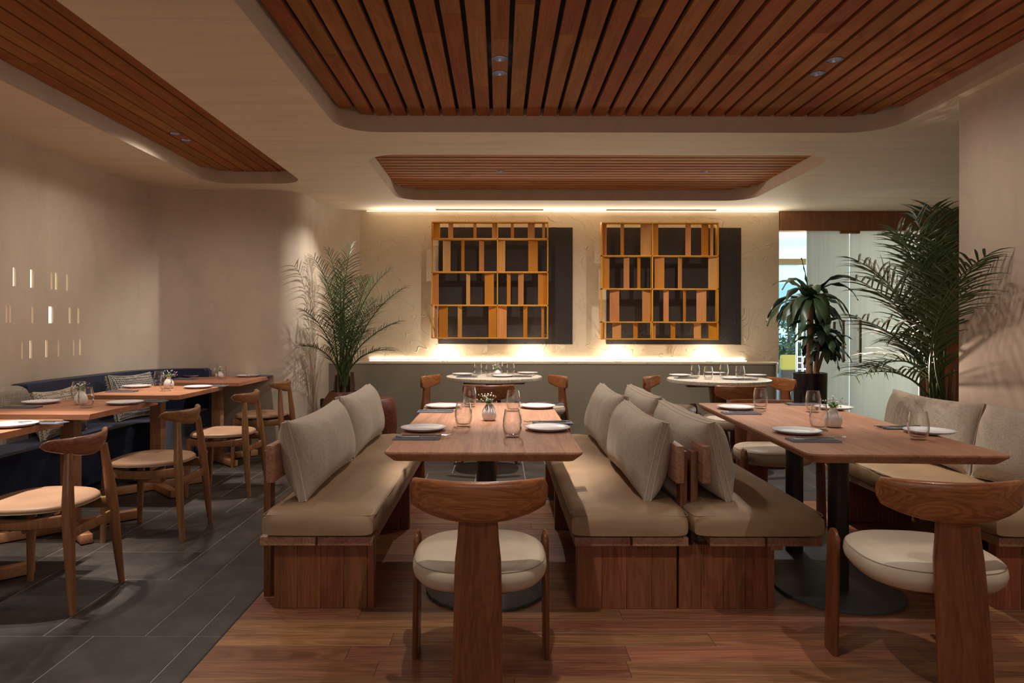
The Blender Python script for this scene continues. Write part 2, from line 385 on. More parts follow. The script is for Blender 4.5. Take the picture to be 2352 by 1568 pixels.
def lathe(bm, prof, n=24, c=(0, 0, 0), midx=0):
    c = Vector(c); rows = []
    for r, z in prof:
        if r < 1e-5: rows.append([bm.verts.new(c + Vector((0, 0, z)))])
        else: rows.append([bm.verts.new(c + Vector((r * cos(2 * pi * i / n), r * sin(2 * pi * i / n), z))) for i in range(n)])
    for a, b in zip(rows, rows[1:]):
        for i in range(n):
            j = (i + 1) % n
            if len(a) == 1 and len(b) == 1: continue
            if len(a) == 1: f = bm.faces.new((a[0], b[j], b[i]))
            elif len(b) == 1: f = bm.faces.new((a[i], a[j], b[0]))
            else: f = bm.faces.new((a[i], a[j], b[j], b[i]))
            f.material_index = midx
def tube(bm, pts, rad, n=8, cap=True, midx=0, closed=False):
    pts = [Vector(p) for p in pts]; m = len(pts)
    rads = rad if isinstance(rad, (list, tuple)) else [rad] * m
    up = Vector((0, 0, 1)); secs = []; prev = None
    for i, p in enumerate(pts):
        if closed: d = pts[(i + 1) % m] - pts[i - 1]
        else: d = pts[min(i + 1, m - 1)] - pts[max(i - 1, 0)]
        if d.length < 1e-9: d = Vector((0, 0, 1))
        d.normalize()
        if prev is None:
            a = d.cross(up)
            if a.length < .1: a = d.cross(Vector((1, 0, 0)))
        else: a = prev - d * prev.dot(d)
        a.normalize(); prev = a; b = d.cross(a)
        secs.append([p + (a * cos(2 * pi * k / n) + b * sin(2 * pi * k / n)) * rads[i] for k in range(n)])
    if closed: loft(bm, secs + [secs[0]], cap=False, midx=midx)
    else: loft(bm, secs, cap=cap, midx=midx)
def prism(bm, pts, z0, z1, bev=0, seg=3, midx=0):
    lo = [bm.verts.new((p[0], p[1], z0)) for p in pts]; hi = [bm.verts.new((p[0], p[1], z1)) for p in pts]
    n = len(pts); fs = []
    for i in range(n):
        j = (i + 1) % n; fs.append(bm.faces.new((lo[i], lo[j], hi[j], hi[i])))
    fb = bm.faces.new(lo[::-1]); ft = bm.faces.new(hi); fs += [fb, ft]
    for f in fs: f.material_index = midx
    if bev:
        bmesh.ops.bevel(bm, geom=list(ft.edges), offset=bev, segments=seg, affect='EDGES', profile=.5)
def rrect(x0, x1, y0, y1, r, n=6):
    P = []
    for cx, cy, a0 in ((x1 - r, y1 - r, 0), (x0 + r, y1 - r, 90), (x0 + r, y0 + r, 180), (x1 - r, y0 + r, 270)):
        for i in range(n + 1):
            a = R(a0 + 90 * i / n); P.append((cx + r * cos(a), cy + r * sin(a)))
    return P
def sup(a, b, n, k=40):
    P = []
    for i in range(k):
        t = 2 * pi * i / k; c, s = cos(t), sin(t)
        P.append((a * abs(c) ** (2 / n) * (1 if c >= 0 else -1), b * abs(s) ** (2 / n) * (1 if s >= 0 else -1)))
    return P
def bez(a, b, c, n):
    return [a * (1 - t) ** 2 + b * 2 * t * (1 - t) + c * t * t for t in [i / n for i in range(n + 1)]]
def catmull(P, k=6):
    out = []
    for i in range(len(P) - 1):
        p0 = P[max(i - 1, 0)]; p1 = P[i]; p2 = P[i + 1]; p3 = P[min(i + 2, len(P) - 1)]
        for j in range(k):
            t = j / k
            out.append(tuple(.5 * ((2 * p1[c]) + (-p0[c] + p2[c]) * t + (2 * p0[c] - 5 * p1[c] + 4 * p2[c] - p3[c]) * t * t + (-p0[c] + 3 * p1[c] - 3 * p2[c] + p3[c]) * t ** 3) for c in range(2)))
    out.append(tuple(P[-1])); return out

# ================================================================== ROOM SHELL
XL = -3.41; YB = 7.79; XR = 2.68
# ---- floor
flo = new(); b2(flo, -4.2, 6.2, -2.6, 8.05, -.12, -.012)
floor = struct(obj('floor', flo, 'floor_base', smooth=False), 'dark slate tile floor with a hardwood area under the benches')
gro = new(); b2(gro, -3.8, -1.094, -2.6, 7.9, -.012, -.0015); b2(gro, -1.094, 6.0, 4.836, 7.9, -.012, -.0015)
obj('grout', gro, 'grout', floor, smooth=False)
bd = new(); b2(bd, -1.098, 6.0, -2.6, 4.83, -.012, -.004)
obj('underlay', bd, 'black', floor, smooth=False)
# planks
PW = .1165; y = 4.83; row = 0
while y > .6:
    y0 = max(y - PW, .6); x = -1.09; first = True
    while x < 4.4:
        L_ = random.uniform(.9, 1.75) if not first else random.uniform(.35, 1.5)
        first = False; x1 = min(x + L_, 4.4)
        p = new(); box(p, (0, 0, -.006), (x1 - x - .0012, y - y0 - .0014, .012), .0008, seg=1)
        obj('plank', p, 'floor_wood', floor, smooth=False, loc=((x + x1) / 2, (y + y0) / 2, 0))
        x = x1
    y = y0; row += 1
# tiles: random-ashlar on a 0.2 m module, the seams by the front as laid in the room
U = .2012; TX0, TY0 = -1.197, 2.696
def cellx(c): return TX0 - U * c       # c grows to the left
def celly(r): return TY0 + U * r
used = {}; tiles = []
def put(c, r, wc, hr):
    for i in range(wc):
        for j in range(hr): used[(c + i, r + j)] = 1
    tiles.append((c, r, wc, hr))
CMIN, CMAX, RMIN, RMAX = -28, 11, -6, 25
def inside(c, r):
    x = cellx(c + .5); yy = celly(r + .5)
    return (x < -1.09 - .02 or (c == -1 and x < 0) or yy > 4.80) and XL - .1 < x < 5.6 and yy < 7.75
for t in [(0, 0, 1, 2), (1, 0, 2, 3), (-1, 0, 1, 2), (-1, 2, 2, 2), (1, 3, 1, 1), (2, 3, 3, 2), (0, -3, 2, 3), (2, -3, 2, 3), (3, 0, 2, 3), (-1, -3, 1, 3), (1, 4, 1, 2), (0, 4, 1, 3)]:
    put(*t)
for r in range(RMIN, RMAX):
    for c in range(CMIN, CMAX + 1):
        if (c, r) in used or not inside(c, r): continue
        opts = [(2, 3), (3, 2), (2, 2), (2, 2), (2, 3), (1, 2), (2, 1)]; random.shuffle(opts)
        for wc, hr in opts + [(1, 1)]:
            if all((c + i, r + j) not in used and inside(c + i, r + j) for i in range(wc) for j in range(hr)):
                put(c, r, wc, hr); break
g = .0022
for c, r, wc, hr in tiles:
    xa, xb = cellx(c + wc), cellx(c); ya, yb = celly(r), celly(r + hr)
    xb2 = xb if (ya >= 4.7) else min(xb, -1.094)
    ya2 = ya
    if c <= -2 and ya < 4.836: ya2 = 4.836
    if xb2 - xa < .02 or yb - ya2 < .02: continue
    p = new(); box(p, (0, 0, -.006), (xb2 - xa - 2 * g, yb - ya2 - 2 * g, .012 + random.uniform(0, .0008)), .001, seg=1)
    obj('tile', p, 'slate', floor, smooth=False, loc=((xa + xb2) / 2, (ya2 + yb) / 2, 0))
ed = new(); b2(ed, -1.0945, -1.0905, -2.6, 4.83, -.012, .001); b2(ed, -1.09, 6, 4.831, 4.835, -.012, .001)
obj('edge_strip', ed, 'iron', floor, smooth=False)

# ---- ceiling with three rounded recesses
rec = {  # x0,x1,y0,y1,r
    'big': (-1.085, 2.62, -1.6, 4.66, .27), 'left': (-2.70, -1.81, -1.6, 6.34, .24), 'mid': (-1.06, 2.62, 5.27, 7.15, .27)}
loops = [[Vector((-4.2, -2.6, ZC)), Vector((6.2, -2.6, ZC)), Vector((6.2, 8.05, ZC)), Vector((-4.2, 8.05, ZC))]]
for k in rec: loops.append([Vector((*p, ZC)) for p in rrect(*rec[k], n=10)])
tri = tessellate_polygon(loops); flatv = [v for l in loops for v in l]
cb = new(); vv = [cb.verts.new(v) for v in flatv]
for a, b_, c_ in tri:
    try: cb.faces.new((vv[a], vv[b_], vv[c_]))
    except ValueError: pass
for f in cb.faces:
    f.normal_update()
    if f.normal.z > 0: f.normal_flip()
b2(cb, -4.2, 6.2, -2.6, 8.05, 2.80, 2.9)
me = bpy.data.meshes.new('ceiling'); cb.to_mesh(me); cb.free(); me.materials.append(MAT['plaster_ceil'])
ceiling = bpy.data.objects.new('ceiling', me); COL.objects.link(ceiling)
struct(ceiling, 'brushed beige plaster ceiling with three rounded recesses')

LAB = {'big': 'large slatted timber ceiling panel over the centre tables', 'left': 'narrow slatted timber ceiling panel over the wall tables', 'mid': 'slatted timber ceiling panel before the back wall'}
SLATS = []
def slats(key, idx, axis, pitch, width):
    x0, x1, y0, y1, r = rec[key]
    bm = new(); P = rrect(x0, x1, y0, y1, r, n=10)
    loft(bm, [[Vector((px, py, z)) for px, py in P] for z in (ZC, ZC + .012, 2.79)], cap=False)
    bmesh.ops.reverse_faces(bm, faces=bm.faces[:])
    top = new()
    me = bpy.data.meshes.new('trim'); bm.to_mesh(me); bm.free(); me.materials.append(MAT['recess'])
    for p_ in me.polygons: p_.use_smooth = True
    o = bpy.data.objects.new('trim_%d' % idx, me); COL.objects.link(o); struct(o, LAB[key])
    prism(top, rrect(x0 - .01, x1 + .01, y0 - .01, y1 + .01, r, n=10), 2.715, 2.72)
    obj('backing', top, 'black', o, smooth=False)
    lo, hi = (x0, x1) if axis == 1 else (y0, y1)
    A, B = (y0, y1) if axis == 1 else (x0, x1)
    n = int((hi - lo) / pitch)
    if axis == 1 and key == 'big':
        cs = [k * pitch for k in range(-60, 60) if lo + width * .3 < k * pitch < hi - width * .3]
    else:
        n = round((hi - lo) / pitch); pp = (hi - lo) / n
        cs = [lo + pp * (k + .5) for k in range(n)]
    for c in cs:
        ca, cbb = max(c - width / 2, lo + .004), min(c + width / 2, hi - .004)
        tt = min(ca - lo, hi - cbb)
        ins = 0 if tt >= r else r - sqrt(max(r * r - (r - tt) ** 2, 0))
        a = A + ins + .004; e = B - ins - .004
        if axis == 1: a = .8
        cuts = [a]; pos = a + random.uniform(.3, 1.6)
        while pos < e - .25:
            cuts.append(pos); pos += random.uniform(.7, 1.9)
        cuts.append(e)
        for s0, s1 in zip(cuts, cuts[1:]):
            p = new(); Lh = s1 - s0 - .0008
            sz = (cbb - ca, Lh, .03) if axis == 1 else (Lh, cbb - ca, .03)
            box(p, (0, 0, .015), sz, .0015, seg=1)
            loc = ((ca + cbb) / 2, (s0 + s1) / 2, ZS) if axis == 1 else ((s0 + s1) / 2, (ca + cbb) / 2, ZS)
            SLATS.append(obj('slat', p, 'slat_y' if axis == 1 else 'slat_x', o, smooth=False, loc=loc))
    return o
slats('big', 1, 1, .1126, .0885)
slats('left', 2, 1, .110, .098)
slats('mid', 3, 0, .1025, .081)

# ---- left wall: straight run with lit slots, then a plaster curve to the back wall
WALL = catmull([(-3.41, 5.72), (-3.405, 5.95), (-3.37, 6.2), (-3.25, 6.45), (-3.03, 6.59), (-2.76, 6.63), (-2.45, 6.635), (-2.2, 6.645), (-2.06, 6.69), (-1.965, 6.80), (-1.935, 6.98), (-1.93, 7.25), (-1.915, 7.45), (-1.86, 7.60), (-1.77, 7.69), (-1.66, 7.76), (-1.58, 7.795)], 5)
slot_px = [(33, 7, 0), (73, 8, 0), (118.5, 4, 0), (129.5, 5, 0), (154, 4, 0), (15, 3.6, 1), (23.5, 3.6, 1), (74.5, 4, 1), (117, 11, 1), (160.5, 4.5, 1), (180, 4, 1),
           (-1, 3, 2), (51, 3.4, 2), (71, 5.5, 2), (107, 5, 2), (134.5, 3, 2), (169.5, 3, 2), (184, 4, 2)]
rows = [(1.505, 1.637), (1.247, 1.374), (.99, 1.12)]
holes = []
for px, wpx, rw in slot_px:
    d = -XL * F / (VX - px); hw = d * d / (-XL * F) * wpx / 2
    holes.append((round(d - hw, 4), round(d + hw, 4), *rows[rw]))
def wall_with_holes(x, y0, y1, z0, z1, holes, depth):
    ys = sorted({y0, y1, *[h[0] for h in holes], *[h[1] for h in holes]}); zs = sorted({z0, z1, *[h[2] for h in holes], *[h[3] for h in holes]})
    bm = new(); V = {}
    def v(xx, yy, zz):
        k = (round(xx, 5), round(yy, 5), round(zz, 5))
        if k not in V: V[k] = bm.verts.new(k)
        return V[k]
    for a, b in zip(ys, ys[1:]):
        for c, d in zip(zs, zs[1:]):
            my, mz = (a + b) / 2, (c + d) / 2
            if any(h[0] < my < h[1] and h[2] < mz < h[3] for h in holes): continue
            bm.faces.new((v(x, a, c), v(x, b, c), v(x, b, d), v(x, a, d)))
    for ya, yb, za, zb in holes:
        q = [(ya, za), (yb, za), (yb, zb), (ya, zb)]
        # reveals follow the same subdivision loosely
        for i in range(4):
            (a, c), (b, d) = q[i], q[(i + 1) % 4]
            bm.faces.new([bm.verts.new((x, a, c)), bm.verts.new((x, b, d)), bm.verts.new((x - depth, b, d)), bm.verts.new((x - depth, a, c))])
    return bm
lw = wall_with_holes(XL, -2.6, 5.72, 0, ZC + .01, holes, .016)
loft(lw, [[Vector((p[0], p[1], 0)), Vector((p[0], p[1], 1.2)), Vector((p[0], p[1], ZC + .01))] for p in WALL], cap=False, closed=False)
b2(lw, -3.75, -3.6, -2.6, 8.0, 0, 2.6)
me = bpy.data.meshes.new('wall_left'); bmesh.ops.recalc_face_normals(lw, faces=lw.faces[:]); lw.to_mesh(me); lw.free(); me.materials.append(MAT['plaster_wall'])
me.shade_smooth(); me.set_sharp_from_angle(angle=R(40))
wall_left = bpy.data.objects.new('wall_left', me); COL.objects.link(wall_left); struct(wall_left, 'curved warm plaster wall with small lit slots')
for ya, yb, za, zb in holes:
    p = new(); b2(p, XL - .022, XL - .015, ya - .002, yb + .002, za - .002, zb + .002)
    obj('light_slot', p, 'slot', wall_left, smooth=False)
# baseboard along the left wall's curve
bb = new(); PP = [p for p in [(-3.41, -2.6), (-3.41, 4.0)] + WALL]
def offs(P, d):
    out = []
    for i, p in enumerate(P):
        a = Vector(P[max(i - 1, 0)]); b = Vector(P[min(i + 1, len(P) - 1)]); t = (b - a).normalized(); n = Vector((t.y, -t.x)); out.append((p[0] + n.x * d, p[1] + n.y * d))
    return out
Q = offs(PP, .014)
loft(bb, [[Vector((*a, 0)), Vector((*b, 0)), Vector((*b, .06)), Vector((*a, .06))] for a, b in zip(PP, Q)])
struct(obj('baseboard_left', bb, 'tile_base'), 'low grey tile baseboard along the curved left wall')

# ---- back wall, wainscot and ledge
XE = (1789 - VX) * YB / F
bw = new(); b2(bw, -1.9, XE, YB, YB + .2, .7, ZC + .02)
struct(obj('wall_back', bw, 'plaster_back', smooth=False), 'cream trowelled plaster back wall lit from its ledge')
XW1 = (1794 - VX) * 7.55 / F
wp = [(-2.0, 7.85), (-2.0, 7.55)] + [(XW1 - .12 + .12 * sin(R(a)), 7.55 + .12 - .12 * cos(R(a))) for a in range(0, 91, 10)] + [(XW1 + .0, 7.85)]
wn_ = new(); prism(wn_, wp, 0, .818)
struct(obj('wall_wainscot', wn_, 'wainscot'), 'olive grey plaster half wall under the lit ledge')
lg = new(); prism(lg, [(p[0] + (.006 if i > 1 else 0), p[1] - (.006 if 0 < i < len(wp) - 1 else 0)) for i, p in enumerate(wp)], .818, .838, .004, 2)
struct(obj('trim_4', lg, 'plaster_back'), 'cream ledge on top of the half wall')
XA = (850 - VX) * YB / F; XB = (1712 - VX) * YB / F
ls = new(); b2(ls, XA, XB, YB - .042, YB - .03, .838, .850)
tag(obj('led_strip', ls, 'led', smooth=False), 'glowing strip light along the back of the ledge', 'light')
lt = new(); b2(lt, (842 - VX) * YB / F, XE - .01, YB - .012, YB - .002, ZC - .011, ZC - .005)
tag(obj('led_strip', lt, 'led_top', smooth=False), 'thin strip light where back wall meets ceiling', 'light')
for i, (a, b) in enumerate(((1000, 1248), (1392, 1645))):
    v = thing('air_vent', ['long dark slot vent in the ceiling above the left lattice screen', 'long dark slot vent in the ceiling above the right lattice screen'][i], 'vent', ((a + b - 2 * VX) / 2 * 7.70 / F, 7.70, ZC - .006))
    hw = (b - a) / 2 * 7.66 / F
    p = new(); b2(p, -hw, hw, -.03, .03, 0, .005); obj('slot', p, 'black', v, smooth=False)
    p = new(); b2(p, -hw, hw, -.033, -.03, .001, .005); b2(p, -hw, hw, .03, .033, .001, .005); obj('frame', p, 'plaster_ceil', v, smooth=False)

# ---- right wall (pier with the palm behind it), side and rear closure
rw = new(); b2(rw, XR, XR + .5, -2.6, 3.99, 0, ZC + .01, .012)
struct(obj('wall_right', rw, 'plaster_wall'), 'warm plaster wall beside the right bench')
cw = new(); b2(cw, 5.45, 5.6, 3.4, 8.0, 0, ZC + .01)
struct(obj('wall_side', cw, 'plaster_wall', smooth=False), 'plaster wall closing the doorway bay')
rr_ = new(); b2(rr_, -4.2, 6.2, -2.6, -2.5, 0, 2.9); b2(rr_, 6.1, 6.2, -2.6, 8.05, 0, 2.9)
struct(obj('wall_front', rr_, 'plaster_wall', smooth=False), 'plaster wall at the street end of the room')

# ---- glazed entrance on the right of the back wall
YD = 7.80
def xd(px): return (px - VX) * YD / F
zt = H - (529 - VY) * YD / F
hd = new(); b2(hd, XE + .01, 5.46, YD - .03, YD + .12, zt, ZC + .005, .003)
struct(obj('trim_5', hd, 'header'), 'brown veneer header above the glass doors')
w1 = bpy.data.objects.new('window_1', None); COL.objects.link(w1); struct(w1, 'clear glass sidelight left of the frosted doors'); w1.location = (0, 0, 0)
p = new(); b2(p, XE, xd(1852), YD, YD + .012, .0, zt + .01); obj('pane', p, 'pane', w1, smooth=False)
p = new(); b2(p, XE, xd(1852), YD - .015, YD + .027, 0, .05); obj('rail', p, 'brushed', w1, smooth=False)
def leaf_door(idx, pa, pb, hpx, label, lock):
    o = bpy.data.objects.new('door_%d' % idx, None); COL.objects.link(o); struct(o, label)
    p = new(); b2(p, xd(pa) + .004, xd(pb) - .004, YD, YD + .012, .012, zt + .01, .001); obj('glass_panel', p, 'frosted', o, smooth=False)
    p = new(); xh = (hpx - VX) * (YD - .055) / F
    za, zb = H - (733 - VY) * YD / F, H - (830 - VY) * YD / F
    tube(p, [(xh, YD - .055, zb), (xh, YD - .055, za)], .015, 12)
    hb = obj('handle', p, 'brushed', o)
    q = new()
    for yy in (756, 805):
        z = H - (yy - VY) * YD / F; tube(q, [(xh, YD - .055, z), (xh, YD, z)], .011, 10)
    obj('standoff', q, 'steel', hb)
    q = new(); xq = (hpx - VX) * (YD + .067) / F
    tube(q, [(xh, YD + .067, zb), (xh, YD + .067, za)], .015, 12); obj('handle', q, 'brushed', o)
    if lock:
        q = new(); b2(q, xd(1912), xd(1918), YD - .02, YD, H - (758 - VY) * YD / F, H - (737 - VY) * YD / F, .003); obj('lock_plate', q, 'steel', o)
    q = new(); b2(q, xd(1951) - (.11 if lock else -.004), xd(1951) + (-.004 if lock else .11), YD - .02, YD + .03, zt - .03, zt + .005, .003); obj('patch_fitting', q, 'header', o)
    return o
leaf_door(1, 1852, 1951, 1937, 'frosted glass door leaf with tall bar handle and lock plate', True)
leaf_door(2, 1951, 2110, 1976, 'wider frosted glass door leaf half hidden by the palm', False)
jm = new(); b2(jm, xd(2111), xd(2122), YD - .02, YD + .05, 0, zt, .003)
struct(obj('trim_6', jm, 'brushed'), 'slim metal jamb right of the glass doors')
ww = new(); b2(ww, xd(2122), 5.46, YD, YD + .1, 0, zt)
struct(obj('wall_panelled', ww, 'header', smooth=False), 'brown veneer wall behind the tall palm')
es = thing('exit_sign', 'red lit wall sign half hidden behind the palm fronds', 'sign', (xd(2176), YD - .03, H - (568 - VY) * YD / F))
p = new(); box(p, (0, 0, 0), (.2, .05, .13), .006); obj('housing', p, 'white_wall', es)
p = new(); box(p, (0, -.027, 0), (.185, .006, .115), .002); obj('face', p, 'red', es)

# ================================================================== LATTICE SCREENS
def lattice(ox, Yf, label, hz, cols, fins, panel, group):
    S = 4.1275; dep = .075; Ym = Yf + dep / 2
    def X(z): return (ox + z / S - VX) * Yf / F
    def Z(z): return H - (480 + z / S - VY) * Yf / F
    xl, xm0, xr = cols
    t = thing('lattice_screen', label, 'wall art', (X((xl[0] + xr[1]) / 2), Yf, Z(hz[-1][1])), 0, group)
    base = Vector(t.location)
    def add(name, bm, mat): 
        bmesh.ops.translate(bm, verts=bm.verts[:], vec=-base); return obj(name, bm, mat, t, smooth=False)
    for i, (a, b) in enumerate(hz):
        p = new(); b2(p, X(xl[0]), X(xr[1]), Yf, Yf + dep, Z(b), Z(a), .001); add('shelf', p, 'gold')
    for a, b in cols:
        p = new(); b2(p, X(a), X(b), Yf, Yf + dep, Z(hz[-1][0]), Z(hz[0][1]), .001); add('upright', p, 'gold')
    for r_, row in enumerate(fins):
        zt_, zb_ = Z(hz[r_][1]), Z(hz[r_ + 1][0])
        for k, (a, b, mt) in enumerate(row):
            w_ = X(b) - X(a); xc = (X(a) + X(b)) / 2; p = new()
            ang = math.atan2(dep * .35, w_) * (1 if (k + r_) % 2 else -1)
            Ln = sqrt(w_ * w_ + (dep * .35) ** 2) - .003
            box(p, (xc, Ym, (zt_ + zb_) / 2), (Ln, .005, zt_ - zb_ - .002), 0, rz=ang)
            add('fin', p, mt)
    p = new()
    for sx in (X(xl[1]) + .02, X(xr[0]) - .02):
        for sz in (Z(hz[0][0]) - .03, Z(hz[-1][0]) + .03):
            tube(p, [(sx, Yf + dep, sz), (sx, YB, sz)], .006, 8)
    add('mounting_pin', p, 'gold')
    pa, pb, ya, yb = panel
    d = YB - .008
    pl = new(); b2(pl, (pa - VX) * d / F, (pb - VX) * d / F, d, YB - .0004, H - (yb - VY) * d / F, H - (ya - VY) * d / F)
    return t, obj('dark_panel', pl, 'plaster_dark', smooth=False)
W, A_, G = 'goldwood', 'amber', 'gold'
hz1 = [(118, 130), (275, 290), (590, 603), (905, 918), (1216, 1228)]
f1 = [[(138, 208, G), (283, 330, W), (523, 552, A_), (700, 748, W), (880, 908, A_), (1040, 1108, W), (1180, 1205, W)],
      [(232, 305, W), (408, 438, A_), (576, 625, W), (758, 828, W), (1045, 1138, A_)],
      [(138, 195, W), (455, 492, W), (630, 720, A_), (842, 878, A_), (950, 1003, W), (1138, 1223, A_)],
      [(155, 180, W), (195, 282, A_), (375, 415, W), (668, 745, A_), (758, 842, W), (1000, 1038, A_), (1172, 1200, W)]]
_, dp = lattice(960, 7.56, 'golden lattice screen on the back wall behind the left round table', hz1, [(125, 135), (748, 758), (1225, 1235)], f1, (1007, 1315, 522, 790), 'golden lattice screens')
tag(dp, 'dark square plaster panel behind the left lattice screen', 'wall panel', 'dark plaster panels')
hz2 = [(123, 135), (435, 447), (748, 760), (1063, 1075), (1223, 1235)]
f2 = [[(105, 140, W), (272, 308, A_), (465, 565, W), (580, 636, A_), (893, 942, W), (1040, 1115, A_), (1130, 1155, W)],
      [(98, 170, A_), (305, 357, W), (432, 465, A_), (600, 690, A_), (818, 862, W), (1112, 1190, W)],
      [(172, 262, W), (478, 560, W), (685, 732, W), (868, 900, A_), (1000, 1090, W)],
      [(105, 125, A_), (198, 280, W), (395, 440, A_), (580, 608, W), (750, 800, A_), (975, 1040, W), (1110, 1190, G)]]
_, dp = lattice(1360, 7.56, 'golden lattice screen on the back wall nearer the glass doors', hz2, [(86, 98), (566, 578), (1188, 1200)], f2, (1393, 1702, 522, 790), 'golden lattice screens')
tag(dp, 'dark square plaster panel behind the lattice screen nearer the doors', 'wall panel', 'dark plaster panels')
for i, px in enumerate((1022, 1219, 1419, 1629)):
    c = at(px, 832, 7.69); c.z = .838
    t = thing('ledge_uplight', 'small round uplight in the ledge, %s from the left' % ['first', 'second', 'third', 'fourth'][i], 'light', c, 0, 'ledge uplights')
    p = new(); lathe(p, [(0, .006), (.028, .006), (.03, .003), (.036, .003), (.038, 0)], 20); obj('rim', p, 'brushed', t)
    p = new(); lathe(p, [(0, .0085), (.026, .0085), (.027, .006)], 20); obj('lens', p, 'uplens', t)
    lamp('SPOT', (c.x, c.y, c.z + .02), 6.5, WARM2, size=.02, spot=178, blend=.25, rot=(R(180), 0, 0))

# ---- downlights
names = ['farther', 'nearer']
DL = ['recessed downlight in the large slat panel over the centre table, nearer the room front', 'recessed downlight in the large slat panel over the centre table, nearer the back',
      'recessed downlight in the large slat panel above the right table, nearer the room front', 'recessed downlight in the large slat panel above the right table, nearer the back',
      'upper left of two dark downlights in the narrow slat panel', 'lower right of two dark downlights in the narrow slat panel',
      'dark downlight in the far slat panel above the left round table', 'dark downlight in the far slat panel above the right round table']
cbm = new()
for x, y_, _, _ in DOWN: lathe(cbm, [(0, -.02), (.039, -.02), (.039, .06), (0, .06)], 28, (x, y_, ZS))
cut = obj('cutter', cbm, 'ringm', smooth=False)
hit = [o for o in SLATS if any(abs(o.location.x - x) < o.dimensions.x / 2 + .045 and abs(o.location.y - y_) < o.dimensions.y / 2 + .045 for x, y_, _, _ in DOWN)]
for o in hit:
    md = o.modifiers.new('hole', 'BOOLEAN'); md.object = cut; md.operation = 'DIFFERENCE'; md.solver = 'EXACT'
bpy.context.view_layer.update(); dg = bpy.context.evaluated_depsgraph_get()
for o in hit:
    me = bpy.data.meshes.new_from_object(o.evaluated_get(dg)); o.modifiers.clear(); o.data = me
bpy.data.objects.remove(cut)
for (x, y_, _, _), lb in zip(DOWN, DL):
    t = thing('downlight', lb, 'light', (x, y_, ZS), 0, 'recessed downlights')
    p = new(); lathe(p, [(.0375, .004), (.0385, -.0015), (.0435, -.002), (.044, .0), (.040, .0005)], 28); obj('ring', p, 'ringm', t)
    p = new(); lathe(p, [(.0380, .0), (.034, .014), (.029, .028)], 28); obj('reflector', p, 'reflector', t)
    p = new(); lathe(p, [(.0295, .028), (0, .028)], 20); obj('lens', p, 'bulb', t)

# ================================================================== BENCHES
def bench(name_label, X0, X1, Y0, Y1, backside, px0, px1, legs, strip):
    """planks X0..X1, back board on backside (-1 left, +1 right)"""
    t = thing('bench', name_label, 'bench', ((X0 + X1) / 2, Y0, 0), 0, 'timber benches')
    cx, y0 = (X0 + X1) / 2, Y0; L = Y1 - Y0
    def ob(name, bm, mat): 
        bmesh.ops.translate(bm, verts=bm.verts[:], vec=(-cx, -y0, 0)); return obj(name, bm, mat, t)
    xm = (X0 + X1) / 2
    for a, b in ((X0, xm - .005), (xm + .005, X1)):
        p = new(); b2(p, a, b, Y0, Y1, .281, .318, .002); ob('seat_plank', p, 'bench_y')
    p = new(); b2(p, xm + .03, xm + .085, Y0 + .03, Y1 - .1, .255, .281, .002); ob('runner', p, 'bench_y')
    for ly in legs:
        nb = 4; ws = (px1 - px0) / nb
        for k in range(nb):
            p = new(); b2(p, px0 + ws * k, px0 + ws * (k + 1) - .0006, ly, ly + .05, 0, .28, .0012, seg=1); ob('leg_board', p, 'bench')
        if strip:
            p = new(); a = (px1, px1 + .03) if strip > 0 else (px0 - .03, px0); b2(p, a[0], a[1], ly + .004, ly + .055, 0, .28, .001); ob('leg_board', p, 'bench')
    bx = X0 + .012 if backside < 0 else X1 - .012
    p = new(); b2(p, bx - .018, bx + .018, Y0 + .09, Y1 - .05, .53, .695, .003); ob('back_board', p, 'bench_y')
    for ly in (Y0 + .16, (Y0 + Y1) / 2, Y1 - .2):
        q = bx + .03 * (-backside) * -1
        p = new(); b2(p, min(bx + backside * .018, bx + backside * .05), max(bx + backside * .018, bx + backside * .05), ly, ly + .06, .0, .66, .002); ob('back_post', p, 'bench')
    return t

def cushion_bm(sx, sy, sz, puff=.012, r=.03):
    bm = new(); nx, ny = 6, 22
    prof = [(-1, 0), ]
    # rounded-box via superellipse sections across y
    secs = []
    for j in range(ny + 1):
        v = -1 + 2 * j / ny
        e = 1 - max(0, abs(v) - (1 - 2 * r / sy)) / (2 * r / sy)
        k = sqrt(max(0, 1 - (1 - e) ** 2)) if e < 1 else 1
        s = []
        for (px_, pz_) in sup(1, 1, 7, 44):
            x = px_ * sx / 2 * (1 - .03 * (1 - k)); z = pz_ * sz / 2
            z = z * (.78 + .22 * k)
            wob = .003 * sin(9 * v + 3 * px_) + .002 * sin(23 * v + 5 * px_)
            if pz_ > 0: z += puff * (1 - px_ * px_) * k + wob * k
            x += .003 * sin(14 * v) * (abs(px_) > .9)
            s.append(Vector((x, v * sy / 2, sz / 2 + z)))
        secs.append(s)
    loft(bm, secs); return bm
def seat_cushion(label, X0, X1, Y0, Y1, z0, z1):
    t = thing('seat_cushion', label, 'cushion', ((X0 + X1) / 2, (Y0 + Y1) / 2, z0), 0, 'leather bench seat cushions')
    sx, sy, sz = X1 - X0, Y1 - Y0, z1 - z0
    obj('body', cushion_bm(sx, sy, sz), 'bench_leather', t, angle=80)
    p = new(); P = rrect(-sx / 2 + .004, sx / 2 - .004, -sy / 2 + .006, sy / 2 - .006, .03, 5)
    tube(p, [(a, b, sz - .012) for a, b in P], .0022, 5, closed=True); obj('piping', p, 'seam', t)
    return t

